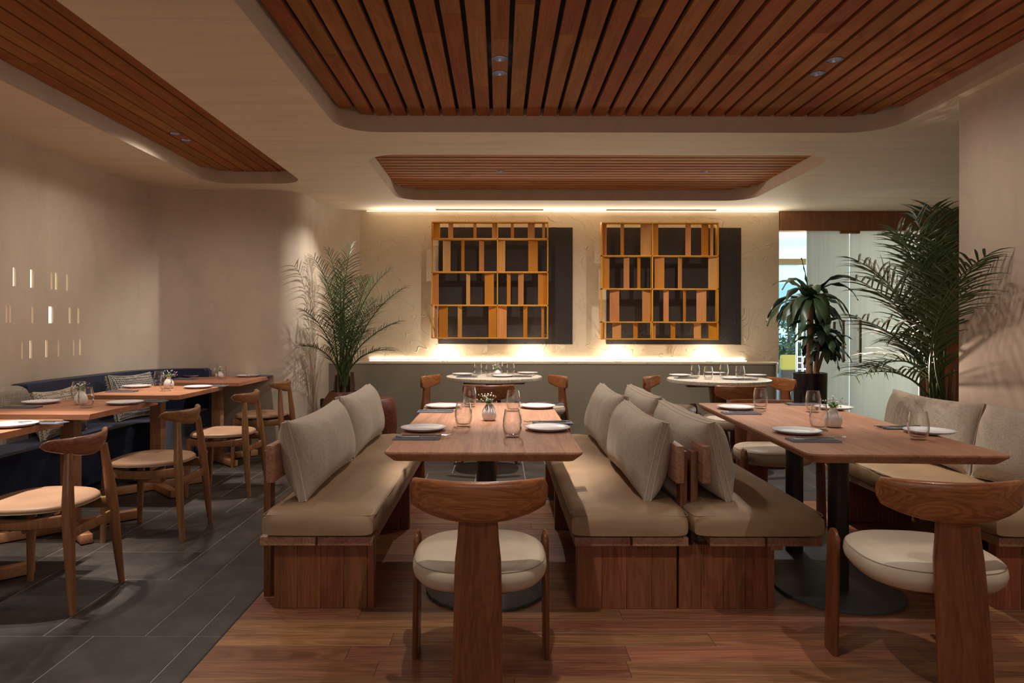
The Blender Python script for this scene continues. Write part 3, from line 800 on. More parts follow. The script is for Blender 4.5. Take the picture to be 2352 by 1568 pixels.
Y0b = 2.935
bench('timber bench with its back to the slate floor, left of the centre table', -1.029, -.542, Y0b, 5.1, -1, -.977, -.573, (2.965, 4.13, 4.95), 1)
bench('timber bench on the right side of the centre table', .325, .815, Y0b, 5.1, 1, .338, .773, (2.965, 4.13, 4.95), 0)
bench('timber bench on the left side of the right table', .907, 1.392, Y0b, 5.1, -1, .782, 1.168, (2.965, 4.13, 4.95), 1)
bench('timber bench against the right wall', 2.15, 2.64, Y0b, 4.55, 1, 2.16, 2.60, (2.965, 4.3), 0)
seat_cushion('long tan leather cushion on the bench left of the centre table', -1.018, -.528, 2.915, 5.1, .318, .426)
seat_cushion('long tan leather cushion on the bench right of the centre table', .305, .818, 2.915, 5.1, .318, .426)
seat_cushion('long tan leather cushion on the bench left of the right table', .818 + .012, 1.402, 2.915, 5.1, .318, .426)
seat_cushion('long tan leather cushion on the bench by the right wall', 2.12, 2.645, 2.915, 4.5, .318, .426)

# ---- linen pillows: local y = length, z = height, x = thickness
def pillow(name, label, L, Hh, T, loc, lean, yaw, mat, group, seam='linen_seam', seed=0, gus=.028, fringe=False, tilt=0):
    t = thing(name, label, 'pillow', loc, 0, group)
    t.rotation_euler = (tilt, lean, yaw)
    nu, nv = 30, 20; bm = new(); grid = {}
    def edge(u, v):
        # outline pinched between corners
        y = L / 2 * u * (1 - .035 * (1 - v * v)); z = Hh / 2 * v * (1 - .10 * (1 - u * u)) 
        return y, z
    for side in (1, -1):
        for i in range(nu + 1):
            for j in range(nv + 1):
                u, v = -1 + 2 * i / nu, -1 + 2 * j / nv
                u2, v2 = sin(u * pi / 2), sin(v * pi / 2)
                y, z = edge(u2, v2)
                th = (max(0, 1 - abs(u2) ** 5) ** .55) * (max(0, 1 - abs(v2) ** 2.6) ** .6)
                nz = noise.noise(Vector((y * 5 + seed, z * 5, side * 3))) * .014 + noise.noise(Vector((y * 17 + seed, z * 6, side * 7))) * .007
                fold = .008 * sin(y * 60 + seed + 2 * sin(z * 9)) * max(0, v2) ** 3 * (1 - abs(u2))
                x = side * (gus / 2 + (T / 2 - gus / 2) * th + (nz + fold) * min(1, th * 2.2))
                grid[side, i, j] = bm.verts.new((x, y, z + Hh / 2 + .01 * th))
        for i in range(nu):
            for j in range(nv):
                q = (grid[side, i, j], grid[side, i + 1, j], grid[side, i + 1, j + 1], grid[side, i, j + 1]); bm.faces.new(q)
    ring = [(i, 0) for i in range(nu)] + [(nu, j) for j in range(nv)] + [(i, nv) for i in range(nu, 0, -1)] + [(0, j) for j in range(nv, 0, -1)]
    co = {s: [grid[s, i, j].co.copy() for i, j in ring] for s in (1, -1)}
    for k in range(len(ring)):
        a, b = ring[k], ring[(k + 1) % len(ring)]
        bm.faces.new((grid[1, a[0], a[1]], grid[1, b[0], b[1]], grid[-1, b[0], b[1]], grid[-1, a[0], a[1]]))
    obj('cover', bm, mat, t, angle=70)
    p = new()
    for s in (1, -1): tube(p, co[s], .0042, 5, closed=True)
    obj('piping', p, seam, t)
    if fringe:
        p = new()
        for s in (-1, 1):
            for k in range(26):
                zz = .01 + (Hh - .02) * k / 25; y = s * L / 2 * (.97)
                tube(p, [(0, y, zz), (random.uniform(-.006, .006), y + s * .02, zz + random.uniform(-.006, .006)), (random.uniform(-.01, .01), y + s * .04, zz + random.uniform(-.012, .008))], [.0022, .002, .001], 4)
        o = obj('fringe', p, 'fringe', t); o['kind'] = 'stuff'
    return t
gp = 'linen lumbar pillows on the benches'
zc = .434
pillow('pillow', 'large linen pillow at the near end of the bench left of the centre table', .97, .365, .215, (-.885, 3.56, zc), R(-13), 0, 'linen', gp, seed=1)
pillow('pillow', 'linen pillow at the far end of the bench left of the centre table', .95, .375, .205, (-.885, 4.57, zc), R(-13), 0, 'linen', gp, seed=5)
pillow('pillow', 'linen pillow at the near end of the bench right of the centre table', .96, .365, .215, (.672, 3.57, zc), R(13), 0, 'linen', gp, seed=9)
pillow('pillow', 'linen pillow at the far end of the bench right of the centre table', .95, .385, .205, (.672, 4.57, zc), R(13), 0, 'linen', gp, seed=14)
pillow('pillow', 'linen pillow at the near end of the bench left of the right table', .97, .365, .215, (1.045, 3.58, zc), R(-13), 0, 'linen', gp, seed=21)
pillow('pillow', 'linen pillow at the far end of the bench left of the right table', .95, .375, .205, (1.045, 4.58, zc), R(-13), 0, 'linen', gp, seed=27)
pillow('pillow', 'linen pillow with leaf shadows, by the palm on the right bench', .84, .39, .2, (2.52, 4.06, zc), R(12), 0, 'linen', gp, seed=33)
pillow('pillow', 'linen pillow at the near end of the right bench', .84, .39, .2, (2.52, 3.2, zc), R(12), 0, 'linen', gp, seed=39)

# ================================================================== BIG TABLES
def big_table(label, c, yaw, Wd, Ln, mat='table'):
    t = thing('dining_table', label, 'table', (c[0], c[1], 0), yaw, 'long timber dining tables')
    p = new(); w2, l2 = Wd / 2, Ln / 2
    S = [(w2 - .035, .705, .03), (w2 - .030, .7052, .03), (w2 - .002, .732, .035), (w2, .737, .035), (w2 - .0005, .743, .035), (w2 - .004, .745, .033)]
    loft(p, [[Vector((a, b, z)) for a, b in rrect(-x, x, -(l2 - (w2 - x)), l2 - (w2 - x), r, 6)] for x, z, r in S])
    obj('tabletop', p, mat, t, angle=12)
    for sy in (-.265, .265):
        p = new(); lathe(p, [(0, .012), (.045, .012), (.045, .69), (.11, .692), (.11, .704), (0, .704)], 28, (0, sy, 0)); obj('post', p, 'iron', t)
    p = new(); P = []
    for k in range(13): a = R(180 * k / 12); P.append((.28 * cos(a), .265 + .28 * sin(a)))
    for k in range(13): a = R(180 + 180 * k / 12); P.append((.28 * cos(a), -.265 + .28 * sin(a)))
    prism(p, P, 0.001, .013, .002, 2); obj('base_plate', p, 'base_plate', t)
    return t
big_table('long timber dining table between the two pillow benches in the centre', (-.06, 3.46), 0, .765, 1.72)
big_table('long timber dining table beside the right wall', (1.59, 3.44), R(-2.65), .752, 1.75)

# ================================================================== ROUND-BACK CHAIRS
def tripod_chair(loc, rz, label):
    t = thing('round_back_chair', label, 'chair', loc, rz, 'three-legged round-back chairs')
    # seat
    p = new(); a = .232
    S = [(.5, .352), (.78, .356), (.91, .368), (.98, .388), (1.0, .408), (.988, .427), (.95, .442), (.87, .452), (.6, .460), (.25, .463)]
    loft(p, [[Vector((x * k, y_ * k, z)) for x, y_ in sup(a, a, 2.75, 56)] for k, z in S]); st = obj('seat', p, 'leather', t, angle=60)
    p = new(); tube(p, [(x * .970, y_ * .970, .4365) for x, y_ in sup(a, a, 2.75, 56)], .0012, 5, closed=True); obj('seam', p, 'seam', st)
    p = new(); loft(p, [[Vector((x * k, y_ * k, z)) for x, y_ in sup(a, a, 2.5, 40)] for k, z in ((.4, .335), (.66, .338), (.70, .360))]); obj('seat_frame', p, 'chair_z', t)
    # backrest
    p = new(); RR = .42; amax = math.asin(.222 / RR); secs = []; n = 32
    for i in range(n + 1):
        u = -1 + 2 * i / n; an = u * amax
        e = max(0, (abs(u) - .93) / .07); e = min(e, 1); cut = 1 - sqrt(max(0, 1 - e * e))
        zt_ = .735 - .024 * cut - .002 * (1 - u * u); zb_ = .603 + .050 * abs(u) ** 2.2 + .022 * cut
        th = .034 - .008 * abs(u) ** 3 - .016 * cut
        s = []
        for px_, pz_ in sup(1, 1, 4.5, 20):
            rr = RR - px_ * th / 2
            s.append(Vector((rr * sin(an), -.245 + RR - rr * cos(an), (zt_ + zb_) / 2 + pz_ * (zt_ - zb_) / 2)))
        secs.append(s)
    loft(p, secs); obj('backrest', p, 'chair_x', t, angle=50)
    # wide back leg
    p = new(); secs = []
    for z, wd, yy in ((0, .157, -.302), (.2, .155, -.280), (.4, .150, -.256), (.49, .146, -.244), (.55, .132, -.240), (.62, .122, -.236)):
        secs.append([Vector((x, yy + y_, z)) for x, y_ in sup(wd / 2, .018, 5, 24)])
    loft(p, secs); obj('back_leg', p, 'chair_z', t, angle=50)
    # fin-like front legs
    for sx in (-1, 1):
        p = new(); secs = []
        for z, hw, yc in ((0, .052, .158), (.15, .051, .156), (.3, .048, .154), (.40, .046, .153), (.435, .044, .152), (.450, .038, .152), (.459, .027, .152), (.463, .013, .152)):
            th = .0135 if z < .44 else .0135 * (.9 if z < .45 else .55)
            secs.append([Vector((sx * .243 + x - sx * .006 * (z / .46), yc + y_, z)) for x, y_ in sup(th, hw, 3.5, 24)])
        loft(p, secs); obj('front_leg', p, 'chair_z', t, angle=50)
    return t
ch = tripod_chair((-.066, 2.40, 0), 0, 'round-back timber chair in front at the near end of the centre table')
dup(ch, (1.482, 2.40, 0), R(-7), 'round-back timber chair in front at the near end of the right table')
dup(ch, (1.77, 4.42, 0), R(180), 'round-back timber chair at the far end of the right table')
RT1 = (-.052, 6.72); RT2 = (2.06, 6.42)
def rel(c, ang, r): return (c[0] + r * sin(R(ang)), c[1] - r * cos(R(ang)), 0)
dup(ch, (-.09, 5.99, 0), R(0), 'round-back timber chair in front of the left round table')
dup(ch, (-.51, 6.82, 0), R(-110), 'round-back timber chair on the left side of the left round table')
dup(ch, (.41, 6.82, 0), R(110), 'round-back timber chair on the right side of the left round table')
dup(ch, (2.03, 5.96, 0), R(3), 'round-back timber chair in front of the right round table')
dup(ch, (1.69, 6.73, 0), R(-122), 'round-back timber chair on the left side of the right round table')
dup(ch, (2.55, 6.58, 0), R(104), 'round-back timber chair by the black plant pot at the right round table')

# ================================================================== ROUND TABLES
def round_table(c, label):
    t = thing('round_table', label, 'table', (*c, 0), 0, 'round terrazzo tables')
    p = new(); lathe(p, [(0, .705), (.455, .705), (.47, .711), (.474, .725), (.47, .741), (.463, .745), (0, .745)], 64); obj('tabletop', p, stone, t)
    p = new(); secs = []
    for z, a in ((.05, .115), (.3, .075), (.5, .068), (.66, .085)): secs.append([Vector((x, y_, z)) for x, y_ in sup(a, a * .8, 4, 24)])
    loft(p, secs); obj('pedestal', p, 'chair_z', t)
    p = new(); b2(p, -.30, .30, -.04, .04, .665, .705, .004); b2(p, -.04, .04, -.30, .30, .665, .705, .004); obj('cross_beam', p, 'chair_z', t)
    p = new(); lathe(p, [(0, 0), (.28, 0), (.285, .015), (.28, .04), (.25, .055), (0, .055)], 40); obj('base', p, 'chair_z', t)
    return t
m, tt, bb_ = nt('pale terrazzo')
tc = N(tt, 'ShaderNodeTexCoord'); v = N(tt, 'ShaderNodeTexVoronoi', Scale=70.0); tt.links.new(tc.outputs['Object'], v.inputs['Vector'])
r_ = ramp(tt, v.outputs['Color'], [(.2, srgb(182, 172, 154)), (.55, srgb(206, 197, 180)), (.9, srgb(216, 208, 192))]); tt.links.new(r_.outputs[0], bb_.inputs['Base Color']); bb_.inputs['Roughness'].default_value = .3
stone = m; MAT['stone'] = m
round_table(RT1, 'round pale stone table with a flower vase, in front of the left lattice screen')
round_table(RT2, 'round pale stone table without flowers, near the glass doors')

# ================================================================== WALL TABLES
def wall_table(yc, label, first=None):
    if first is not None: return dup(first, (-2.575, yc, 0), 0, label)
    t = thing('square_table', label, 'table', (-2.575, yc, 0), 0, 'square wall tables')
    p = new(); b2(p, -.335, .345, -.375, .375, .712, .745, .002, seg=1); obj('tabletop', p, 'ltable', t)
    p = new(); b2(p, -.03, .05, -.04, .04, .06, .70, .002); obj('post', p, 'ltable_y', t)
    p = new(); b2(p, -.2, .22, -.2, .2, .696, .712); obj('mount', p, 'iron', t, smooth=False)
    for a in (45, -45):
        p = new(); box(p, (0, 0, .032), (.76, .06, .052 if a > 0 else .05), .003, rot=Matrix.Rotation(R(a), 4, 'Z')); obj('foot', p, 'ltable', t)
    for sx in (-1, 1):
        for sy in (-1, 1):
            p = new(); lathe(p, [(0, 0), (.018, 0), (.018, .007), (0, .007)], 12, (sx * .25, sy * .25, 0)); obj('glide', p, 'plastic', t)
    return t
TY = [3.12, 4.09, 5.13, 6.22]
wt = wall_table(TY[0], 'square wall table nearest the front, cut by the frame')
wall_table(TY[1], 'second square wall table, by the beige patterned pillow', wt)
wall_table(TY[2], 'third square wall table, brightly lit with white blossoms', wt)
wall_table(TY[3], 'farthest square wall table, against the curved wall', wt)

# ---- horn-back chairs: local front = +y
def horn_chair(loc, rz, label):
    t = thing('horn_back_chair', label, 'chair', loc, rz, 'horn-back chairs at the wall tables')
    for sx in (-1, 1):
        p = new(); tube(p, [(sx * .188, -.225, 0), (sx * .182, -.213, .12), (sx * .170, -.196, .34), (sx * .160, -.186, .46), (sx * .140, -.175, .60), (sx * .130, -.170, .672)], [.014, .018, .024, .025, .019, .016], 14); obj('back_leg', p, 'horn', t)
        p = new(); tube(p, [(sx * .200, .222, 0), (sx * .197, .217, .15), (sx * .192, .210, .34), (sx * .190, .206, .415)], [.014, .018, .022, .021], 14); obj('front_leg', p, 'horn', t)
        p = new()
        for q in (0, 1):
            pass
        secs = []
        for k in range(9):
            u = k / 8; yy = -.185 + .39 * u; xx = sx * (.163 + .027 * u + .012 * sin(pi * u)); zc_ = .392 - .012 * sin(pi * u)
            secs.append([Vector((xx + a, yy, zc_ + b)) for a, b in sup(.011, .028 - .004 * sin(pi * u), 4, 14)])
        loft(p, secs); obj('side_rail', p, 'horn', t)
    p = new(); secs = []
    for k in range(11):
        u = -1 + 2 * k / 10; secs.append([Vector((u * .178, -.205 + .045 * (1 - u * u) + a, .335 - .018 * (1 - u * u) + b)) for a, b in sup(.009, .028 - .006 * (1 - u * u), 4, 12)])
    loft(p, secs); obj('back_stretcher', p, 'horn', t)
    p = new(); secs = []
    for k in range(9):
        u = -1 + 2 * k / 8; secs.append([Vector((u * .19, .207 + a, .395 + b)) for a, b in sup(.010, .026, 4, 12)])
    loft(p, secs)
    tube(p, [(-.165, .0, .345), (.165, .0, .345)], .011, 10); tube(p, [(-.165, .06, .352), (.165, .06, .352)], .009, 10)
    obj('cross_rail', p, 'horn', t)
    p = new()
    def outl(k):
        out = []
        for x, y_ in sup(.222, .215, 2.6, 44):
            wdn = 1 + .10 * (y_ / .215); out.append((x * wdn * k, y_ * k + .028))
        return out
    S = [(.90, .424), (.985, .427), (1.0, .436), (.99, .446), (.95, .453), (.7, .455), (.35, .452)]
    loft(p, [[Vector((x, y_, z - .010 * (abs(y_ - .02) < .001))) for x, y_ in outl(k)] for k, z in S]); st = obj('seat', p, 'leather_tan', t, angle=60)
    p = new(); tube(p, [(x, y_, .4305) for x, y_ in outl(1.0)], .0022, 5, closed=True); obj('piping', p, 'seam', st)
    # horn backrest
    p = new(); secs = []; n = 26
    for i in range(n + 1):
        u = -1 + 2 * i / n; au = abs(u)
        x = u * .226; yy = -.198 + .085 * au ** 2.1
        e = min(1, max(0, (au - .86) / .14)); cut = 1 - sqrt(max(0, 1 - e * e))
        hh = .047 - .027 * au ** 1.6 - .012 * cut; zc_ = .692 + .030 * au ** 1.7
        th = .0145 - .003 * au - .008 * cut
        nx = -.085 * 2.1 * au ** 1.1 * (1 if u > 0 else -1) / .226; nn = Vector((nx, 1)).normalized()
        s = []
        for px_, pz_ in sup(1, 1, 2.8, 18):
            s.append(Vector((x + nn.x * px_ * th, yy + nn.y * px_ * th - .012 * pz_ * .5, zc_ + pz_ * hh)))
        secs.append(s)
    loft(p, secs); obj('backrest', p, 'hornback', t, angle=60)
    return t
hc = horn_chair((-2.03, 3.08, 0), R(90), 'horn-back chair nearest the front at the wall tables')
dup(hc, (-2.02, 4.06, 0), R(90), 'second horn-back chair from the front, at the second wall table')
dup(hc, (-2.02, 5.09, 0), R(90), 'third horn-back chair from the front, at the brightly lit wall table')
dup(hc, (-2.10, 6.14, 0), R(90), 'farthest horn-back chair, beside the curved wall')

# ================================================================== BANQUETTE
t = thing('banquette', 'navy upholstered banquette along the curved left wall', 'banquette', (-3.1, 4, 0))
def band(P, d0, d1): return offs(P, d0), offs(P, d1)
cut_ = [p for p in WALL if p[0] < -2.76 and p[1] > 5.7]
path = [(-3.41, 4.72), (-3.41, 5.0), (-3.41, 5.4)] + cut_ + [(-2.79, 6.632)]
o1, o2 = band(path, .016, .15)
p = new(); prism(p, o1 + o2[::-1], .30, .825, .035, 4); bmesh.ops.translate(p, verts=p.verts[:], vec=(3.1, -4, 0)); obj('back', p, 'navy', t)
ob_ = offs([(-3.41, 1.2), (-3.41, 5.0)] + cut_ + [(-2.76, 6.632)], .017)
p = new(); prism(p, ob_ + [(-2.76, 5.50), (-2.90, 5.50), (-2.93, 5.46), (-2.93, 1.2)], .09, .45, .03, 4); bmesh.ops.translate(p, verts=p.verts[:], vec=(3.1, -4, 0)); obj('seat', p, 'navy', t)
p = new(); prism(p, ob_ + [(-2.82, 5.56), (-2.98, 5.56), (-2.98, 1.2)], 0.001, .09); bmesh.ops.translate(p, verts=p.verts[:], vec=(3.1, -4, 0)); obj('plinth', p, 'black', t, smooth=False)
o1, o2 = band([(-3.41, 1.2), (-3.41, 3.0), (-3.41, 4.70)], .016, .17)
p = new(); prism(p, o1 + o2[::-1], .30, .82, .06, 5); bmesh.ops.translate(p, verts=p.verts[:], vec=(3.1, -4, 0)); q = obj('back', p, 'beige_fabric', t); q['label'] = 'beige upholstered back section'
pillow('pillow', 'beige herringbone pillow on the navy banquette behind the second wall table', .52, .33, .15, (-3.08, 4.84, .455), R(-14), R(4), 'pat_beige', None, seed=51, seam='fringe')
pillow('pillow', 'fringed navy and cream woven pillow on the banquette by the third wall table', .46, .38, .14, (-3.03, 5.74, .455), R(-16), R(-14), 'pat_navy', None, seed=57, seam='fringe', fringe=True)

# ================================================================== TABLEWARE
ZT = .745
def make_plate(loc, label, r=.105):
    t = thing('plate', label, 'plate', loc, 0, 'white plates')
    k = r / .105
    p = new(); lathe(p, [(0, .006), (.065 * k, .006), (.085 * k, .010), (.101 * k, .0165), (.1045 * k, .0165), (.105 * k, .0145), (.09 * k, .006), (.06 * k, .0), (0, .0)], 40); obj('dish', p, 'ceramic', t)
    p = new(); tube(p, [(.1045 * k * cos(2 * pi * i / 40), .1045 * k * sin(2 * pi * i / 40), .0155) for i in range(40)], .0014, 5, closed=True); obj('rim', p, 'rim', t)
    return t
def make_glass(loc, label):
    t = thing('tumbler', label, 'glass', loc, 0, 'stemless drinking glasses')
    pr = [(0, .003), (.026, .003), (.030, .006), (.037, .030), (.0405, .050), (.0395, .075), (.035, .100), (.0315, .118), (.0318, .1195)]
    inn = [(.0325, .119), (.0332, .1185)]
    out = [(.0329, .118), (.0365, .100), (.041, .075), (.042, .050), (.0385, .028), (.031, .002), (.027, 0), (0, .0)]
    p = new(); lathe(p, [(0, .012), (.024, .012), (.031, .016)] + pr[3:] + [(.0326, .1195)] + out, 32); obj('bowl', p, 'glass', t)
    p = new(); tube(p, [(.0322 * cos(2 * pi * i / 32), .0322 * sin(2 * pi * i / 32), .1195) for i in range(32)], .0009, 5, closed=True); obj('lip', p, 'glass', t)
    return t
def make_napkin(loc, rz, label):
    t = thing('napkin', label, 'napkin', loc, rz, 'folded grey napkins')
    p = new(); box(p, (0, 0, .002), (.2, .095, .004), .001, seg=1); box(p, (.002, .003, .0055), (.196, .088, .003), .001, seg=1); obj('cloth', p, 'napkin', t, smooth=False)
    return t
def make_knife(loc, rz, label):
    t = thing('knife', label, 'knife', loc, rz, 'table knives')
    p = new(); b2(p, -.10, 0, -.006, .006, 0, .005, .0015); obj('handle', p, 'steel', t)
    p = new(); prism(p, [(0, -.006), (.08, -.008), (.105, -.002), (.11, .006), (0, .006)], .001, .003); obj('blade', p, 'steel', t, smooth=False)
    return t
def make_fork(loc, rz, label):
    t = thing('fork', label, 'fork', loc, rz, 'table forks')
    p = new(); tube(p, [(-.10, 0, .003), (-.03, 0, .003), (.04, 0, .004)], [.005, .0035, .0025], 8); obj('handle', p, 'steel', t)
    p = new(); prism(p, [(.038, -.003), (.055, -.011), (.07, -.011), (.07, .011), (.055, .011), (.038, .003)], .004, .006)
    for k in range(4): yy = -.0095 + k * .0063; tube(p, [(.07, yy, .005), (.09, yy, .0035), (.11, yy, .007)], .0012, 5)
    obj('tines', p, 'steel', t)
    return t
PROTO = {}
def inst(kind, fn, loc, label, rz=0):
    if kind not in PROTO:
        PROTO[kind] = fn(loc, label) if kind in ('plate', 'glass') else fn(loc, rz, label); return PROTO[kind]
    return dup(PROTO[kind], loc, rz, label)
def plate(px, py, label, z=ZT): inst('plate', make_plate, atz(px, py, z), label)
def glass(px, py, label, z=ZT): inst('glass', make_glass, atz(px, py, z), label)
def napk(px, py, where, rz=0, fork=True, knife=True):
    c = atz(px, py, ZT); inst('napkin', make_napkin, c, 'grey folded napkin ' + where, R(rz))
    rot = Matrix.Rotation(R(rz), 3, 'Z')
    if fork: inst('fork', make_fork, c + rot @ Vector((.035, .018, .0078)), 'steel fork on the napkin ' + where, R(rz + 4))
    if knife: inst('knife', make_knife, c + rot @ Vector((.012, -.018, .0078)), 'steel knife on the napkin ' + where, R(rz))
C = 'centre table'
plate(973, 988, 'white plate at the near left seat of the centre table'); plate(1258, 987, 'white plate at the near right seat of the centre table')
plate(1018, 936, 'white plate at the far left seat of the centre table'); plate(1235, 936, 'white plate at the far right seat of the centre table')
napk(958, 1007, 'at the near left seat of the centre table'); napk(1000, 946, 'at the far left seat of the centre table')
napk(1270, 972, 'behind the near right plate of the centre table', 180); napk(1258, 929, 'behind the far right plate of the centre table', 180)
glass(1065, 980, 'empty tumbler left of the painted vase on the centre table'); glass(1177, 1004, 'nearest empty tumbler on the centre table, right of the painted vase')
glass(1079, 934, 'farthest empty tumbler on the centre table, behind the painted vase'); glass(1179, 944, 'empty tumbler behind the nearest one on the centre table')
plate(1690, 938, 'white plate at the far left seat of the right table'); plate(1831, 993, 'grey-shaded plate at the near left seat of the right table')
plate(2135, 993, 'white plate at the near right seat of the right table'); plate(1915, 938, 'white plate at the far right seat of the right table')
napk(1702, 949, 'at the far left seat of the right table', -2); napk(1868, 1011, 'at the near left seat of the right table', -2)
napk(2075, 982, 'by the near right seat of the right table', 178); napk(1845, 928, 'at the far end of the right table', 178, knife=False)
glass(1747, 937, 'empty tumbler beside the far left plate of the right table'); glass(1868, 945, 'empty tumbler behind the white vase on the right table')
glass(1881, 985, 'empty tumbler left of the white vase on the right table'); glass(2110, 1008, 'empty tumbler in front of the near right plate of the right table')
L1 = 'of the left round table'; L2 = 'of the right round table'
plate(1063, 861, 'white plate on the left ' + 'of the left round table'); plate(1155, 865, 'white plate at the front of the left round table'); plate(1212, 858, 'white plate on the right of the left round table')
glass(1098, 861, 'leftmost tumbler on the left round table'); glass(1125, 865, 'front tumbler on the left round table'); glass(1146, 857, 'rear tumbler beside the blossoms on the left round table'); glass(1173, 861, 'rightmost tumbler on the left round table')
napk(1072, 866, 'on the left of the left round table', 5); napk(1197, 865, 'at the front right of the left round table', 8); napk(1100, 857.5, 'at the back of the left round table', 20)
plate(1562, 862.5, 'white plate on the left of the right round table'); plate(1683, 869.5, 'white plate at the front of the right round table'); plate(1735, 862.5, 'white plate on the right of the right round table'); plate(1642, 857.5, 'white plate at the back of the right round table')
glass(1597, 866, 'leftmost tumbler on the right round table'); glass(1627, 870.5, 'front tumbler on the right round table'); glass(1663, 864.5, 'rear tumbler on the right round table'); glass(1700, 868, 'rightmost tumbler on the right round table')
napk(1575, 868, 'on the left of the right round table', 5); napk(1712, 871.5, 'at the front right of the right round table', 8)
plate(30, 981, 'brightly lit white plate on the nearest wall table'); napk(100, 974, 'beside the plate on the nearest wall table', 178)
plate(95, 928, 'white plate on the banquette side of the second wall table'); plate(287, 929, 'white plate on the chair side of the second wall table')
napk(48, 938, 'on the banquette side of the second wall table'); napk(345, 923.5, 'on the chair side of the second wall table', 178)
glass(180, 920, 'rear tumbler on the second wall table'); glass(198, 938, 'front tumbler on the second wall table')
plate(314, 891, 'white plate on the banquette side of the third wall table'); plate(455, 892, 'white plate on the chair side of the third wall table')
napk(280, 901, 'on the banquette side of the third wall table'); napk(492, 888, 'on the chair side of the third wall table', 178)
glass(366, 887, 'rear tumbler on the third wall table'); glass(381, 899, 'front tumbler on the third wall table')
plate(443, 866, 'white plate on the banquette side of the farthest wall table'); plate(569, 866, 'white plate on the chair side of the farthest wall table')
napk(425, 872.5, 'on the banquette side of the farthest wall table'); napk(602, 864.5, 'on the chair side of the farthest wall table', 178)
glass(491, 866, 'rear tumbler on the farthest wall table'); glass(510, 872, 'front tumbler on the farthest wall table')

# ---- vases
def vase(px, py, label, hgt=.088, rad=.038, drip=False, flowers=1, pink=True, seed=0, z=ZT):
    rnd = random.Random(seed); c = atz(px, py, z); t = thing('flower_vase', label, 'vase', c)
    k = rad / .038; h = hgt
    prof = [(0, .002), (.022, .0), (.030, .004), (.0375, .022), (.038, .034), (.033, .052), (.021, .070), (.0135, .080), (.0145, .088), (.0125, .088), (.0115, .080), (.015, .06), (0, .055)]
    p = new(); lathe(p, [(r * k, zz * h / .088) for r, zz in prof], 36); vb = obj('body', p, 'vase_white', t)
    if drip:
        p = new()
        for i in range(13):
            a = 2 * pi * i / 13 + rnd.uniform(-.1, .1); z1_ = rnd.uniform(.036, .06) ; pts = []
            for q in range(6):
                zz = .082 + (z1_ - .082) * q / 5
                rr = next((ra + (rb - ra) * (zz - za) / (zb - za) for (ra, za), (rb, zb) in zip(prof[3:9], prof[4:9]) if za <= zz <= zb), .0135)
                pts.append(((rr + .0006) * k * cos(a), (rr + .0006) * k * sin(a), zz * h / .088))
            tube(p, pts, [.0016, .002, .002, .0018, .0012, .0005], 5)
        obj('glaze_drips', p, 'drip', vb)
    st = new(); bl = new(); pk = new(); lf = new()
    for i in range(26):
        a = rnd.uniform(0, 2 * pi); sp = rnd.uniform(.005, .062); hh = rnd.uniform(.015, .055) - sp * .15
        tip = Vector((sp * cos(a), sp * sin(a) * .8, h + hh)); tube(st, [(0, 0, h - .02), (tip.x * .3, tip.y * .3, h + hh * .35), tip], .0006, 4)
        right = pink and tip.x > .025
        bmesh.ops.create_icosphere(pk if right else bl, subdivisions=1, radius=rnd.uniform(.0028, .0048), matrix=Matrix.Translation(tip))
    for i in range(9):
        a = rnd.uniform(0, 2 * pi); bmesh.ops.create_icosphere(lf, subdivisions=1, radius=rnd.uniform(.006, .011), matrix=Matrix.Translation((.014 * cos(a), .014 * sin(a), h + rnd.uniform(.004, .018))))
    obj('stems', st, 'green', t); o = obj('blossoms', bl, 'flower_white', t); o['kind'] = 'stuff'
    if len(pk.verts): o = obj('pink_blossoms', pk, 'flower_pink', t); o['kind'] = 'stuff'
    else: pk.free()
    o = obj('greenery', lf, 'green', t); o['kind'] = 'stuff'
    return t
vase(1124, 965, 'small bulb vase with grey drip glaze and gypsophila on the centre table', drip=True, seed=3)
vase(1914, 979, 'plain white teardrop vase with dark sprig on the right table', hgt=.095, rad=.041, seed=5)
vase(1143, 862, 'small white vase with flowers on the left round table', hgt=.06, rad=.036, seed=7)
vase(186, 930, 'pinkish bulb vase between the tumblers on the second wall table', seed=9)
vase(388, 893, 'white fluted bulb vase with blossoms on the third wall table', seed=11)
vase(504, 868, 'small white vase between the tumblers on the farthest wall table', hgt=.06, rad=.036, seed=13)

